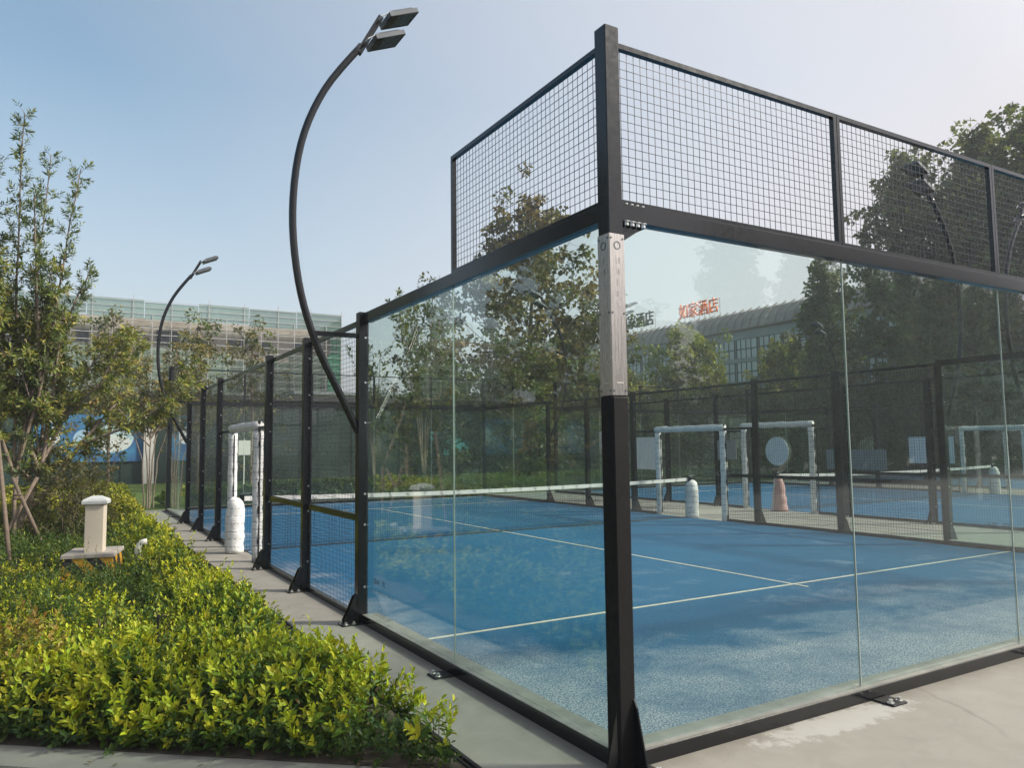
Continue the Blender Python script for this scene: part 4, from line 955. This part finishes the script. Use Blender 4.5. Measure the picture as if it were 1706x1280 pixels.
for (x, y, h, lb) in ((-2.72, 5.9, .62, 'thin dark rod standing in the bed before the plinth, left of the hedge'), (-1.98, 2.75, .50, 'thin dark rod standing among the foreground hedge leaves')):
    r = thing('irrigation_rod', lb, 'rod', (x, y, .0)); MB().tube([(0, 0, 0), (.005, 0, h)], .007, 6).build('rod_shaft', 'rubber', r); MB().disc((.005, 0, h), (0, 0, 1), .012, .03, 8).build('sprinkler_tip', 'rubber', r)

# ------------------------------------------------------------------ hoarding, murals, small lawn sign
hw = thing('hoarding_wall', 'long dark green hoarding with a flat dark coping beyond the lawn', 'wall', (0, 40, 0))
MB().box(-30, 62, 0, .12, 0, 4.35).build('hoarding_sheet', 'hoarding', hw)
MB().box(-30, 62, -.35, .4, 4.352, 4.62).build('coping', 'darkroof', hw)
p_ = MB()
for k in range(31): p_.box(-30+k*3.0, -29.9+k*3.0, -.05, -.001, 0, 4.35)
p_.build('hoarding_ribs', 'hoarding', hw)
MB().box(1.0, 1.5, -.30, -.06, 0, 4.0).build('pillar', 'pale', hw)
o = MB().box(-2.4, 2.4, -.03, 0, -1.15, 1.2).build('mural_panel', 'mural'); o.location = (-1.4, 39.93, 2.3)
tag(o, 'blue mural with a white rounded blob hung on the green hoarding at left', 'mural')
for k, (x, lb) in enumerate(((18.5, 'teal poster on the hoarding, seen left of the lawn trees through glass'), (22.2, 'teal poster on the hoarding, next to the large olive tree trunk'))):
    o = MB().box(-1.5, 1.5, -.03, 0, -1.2, 1.2).build('poster_panel', 'tealboard'); o.location = (x, 39.93, 2.4); tag(o, lb, 'poster')
s = thing('lawn_sign', 'small pale sign board on a thin pole, seen through the left doorway', 'sign', (2.85, 24.2, 0))
MB().box(-.20, .20, -.012, .012, 1.50, 2.0).build('sign_board', 'pale', s); MB().tube([(0, .03, 0), (0, .03, 2.05)], .02, 7).build('sign_pole', 'pale', s)

# ------------------------------------------------------------------ scaffolded building
sb = thing('scaffolded_building', 'long unfinished building wrapped in scaffolding and green debris netting', 'building', (0, 68, 0))
X0, X1 = -40, 20.4
MB().box(X0, X1-.6, 1.6, 18, 0, 13.2).build('shell_wall', 'shell', sb)
rnd = random.Random(4); OM = MB().box(0, 1.5, 1.55, 1.598, 0, 1.5).mesh('window_opening', MAT['mullion'])
for k in range(19):
    for fl in (2, 3):
        if rnd.random() < .6: w = link('window_opening', OM, sb); w.location = (X0+1.2+k*3.1+rnd.uniform(-.8, .8), 0, 1.6+fl*3.1); w.scale = (rnd.uniform(.5, 1.3), 1, rnd.uniform(.4, 1))
for k in range(14):
    a = X0+(X1-X0)*k/14; b_ = X0+(X1-X0)*(k+1)/14; rnd.random()
    MB().box(a+.03, b_-.03, .01*(k % 2), .015+.01*(k % 2), 12.9+rnd.uniform(-.25, .15), 14.45+rnd.uniform(-.15, .12)).build('parapet_net', 'netpale', sb)
for k in range(12):
    a = X0+(X1-X0)*k/12; b_ = X0+(X1-X0)*(k+1)/12
    MB().box(a+.05, b_-.05, .10+.02*(k % 3), .12+.02*(k % 3), .3, 10.2+rnd.uniform(-.5, .4)).build('debris_net', 'netgreen', sb)
MB().box(X1-.01, X1+.02, .2, 12, .3, 14.2).build('end_net', 'netdeep', sb)
MB().box(X1-1.3, X1-.05, .05, .07, .3, 10.6).build('corner_net', 'netdeep', sb)
sc = MB(); pb = MB()
n = 41
for k in range(n): x = X0+(X1-X0)*k/(n-1); sc.tube([(x, -.06, .0), (x, -.06, 14.9 if k % 2 == 0 else 13.3)], .034, 4); sc.tube([(x, 1.2, .0), (x, 1.2, 13)], .03, 4)
for z in np.arange(1.0, 13.1, .62): sc.tube([(X0, -.10, z), (X1, -.10, z)], .024 if z < 10.4 else .034, 4)
for z in (2.8, 4.7, 6.6, 8.5, 10.4, 12.3): pb.box(X0, X1, .15, 1.1, z, z+.05)
for z in (13.35, 13.9, 14.42): sc.tube([(X0, -.09, z), (X1, -.09, z)], .026, 4)
sc.build('scaffolding', 'pipe', sb); pb.build('scaffold_platform', 'shell', sb)
lb = thing('low_building', 'pale low building right of the scaffolded one, above the hoarding', 'building', (0, 56, 0))
MB().box(13, 34, 0, 6, 0, 5.9).build('low_wall', 'pale', lb); MB().box(12.7, 34.3, -.3, 6.3, 5.902, 6.15).build('flat_roof', 'facade', lb)

# ------------------------------------------------------------------ hotel
ho = thing('hotel', 'glazed hotel with a brown ribbed mansard roof, seen through the glass beside the post', 'building', (53, 0, 0))
Y0, Y1 = 18, 68
MB().box(.15, 16, Y0, Y1, 0, 12.4).build('hotel_wall', 'facade', ho)
nb = 18; bw = (Y1-Y0)/nb
PM = MB().box(0, .05, .10, bw-.10, 0, 1.75).mesh('window', MAT['pane'])
mm = MB()
for a in (.10, bw*.30, bw*.52, bw*.75, bw-.17): mm.box(-.05, -.001, a, a+.08, 0, 1.75)
mm.box(-.045, -.0015, .18, bw-.17, .80, .90)
MMm = mm.mesh('mullions', MAT['mullion'])
for fl in range(5):
    for k in range(nb):
        w = link('window', PM, ho); w.location = (.08, Y0+k*bw, 1.0+fl*2.2); q = link('mullions', MMm, w)
fr = MB()
for fl in range(6): fr.box(.0, .148, Y0, Y1, .62+fl*2.2, .94+fl*2.2) if fl < 6 else None
fr.build('spandrel', 'facade', ho)
rf = MB(); rp = [(0, 12.402), (-.25, 12.55), (.15, 13.5), (.9, 14.35), (2.2, 14.75), (8, 14.9), (8, 12.402)]
rf.prism([(x, z) for x, z in rp], 1, Y0-.2, Y1+.2); rf = rf.build('roof', 'hotelroof', ho)
rb = MB()
for k in range(50):
    y = Y0+.3+k*(Y1-Y0-.5)/49; rb.tube([(-.30, y, 12.6), (.10, y, 13.55), (.85, y, 14.42), (1.4, y, 14.72)], .065, 5)
rb.build('roof_rib', 'hotelroof', rf)
wg = MB().box(-.0, 20, Y1+1.0, Y1+12, 0, 12.6).build('wing_wall', 'facade', ho)
MB().prism([(-.6, 12.602), (9.5, 14.4), (20.6, 12.602)], 1, Y1+.6, Y1+12.4).build('wing_roof', 'hotelroof', ho)
def roof_sign(label, body, loc, rz, size, mat, group=None):
    r = thing('roof_sign', label, 'sign', loc, rz, group)
    m = text_mesh(body, size, mat, .10); o = link('letters', m, r); o.rotation_euler = (math.pi/2, 0, 0); o.location = (0, 0, .45); o.scale = (1.0, 1.2, 1.0)
    fr = MB(); w = len(body)*size*.5
    for k in range(9): x = -w+2*w*k/8; fr.tube([(x, .2, -.8), (x, .2, 2.2)], .035, 4)
    for z in (.2, 1.3): fr.tube([(-w, .2, z), (w, .2, z)], .035, 4)
    fr.build('sign_rack', 'pipe', r); return r
roof_sign('orange red rooftop letters reading 如家酒店 on the hotel', '如家酒店', (56.2, 56.6, 14.8), -math.pi/2, 1.5, 'redsign')
roof_sign('dark grey rooftop letters reading 如家酒店, partly behind a tree left of the red ones', '如家酒店', (57.5, 68.5, 15.2), -math.pi/2, 1.65, 'darksign')

# ------------------------------------------------------------------ haze
t = NT('haze'); v = t.n('ShaderNodeVolumePrincipled'); v.inputs['Color'].default_value = (.90, .93, 1, 1); v.inputs['Density'].default_value = .0013; v.inputs['Anisotropy'].default_value = .2
t.t.links.new(v.outputs[0], t.out.inputs['Volume'])
tag(MB().box(-262, 302, -162, 342, -1.1, 26).build('haze', t.m), kind='stuff')
cy.volume_bounces = 0
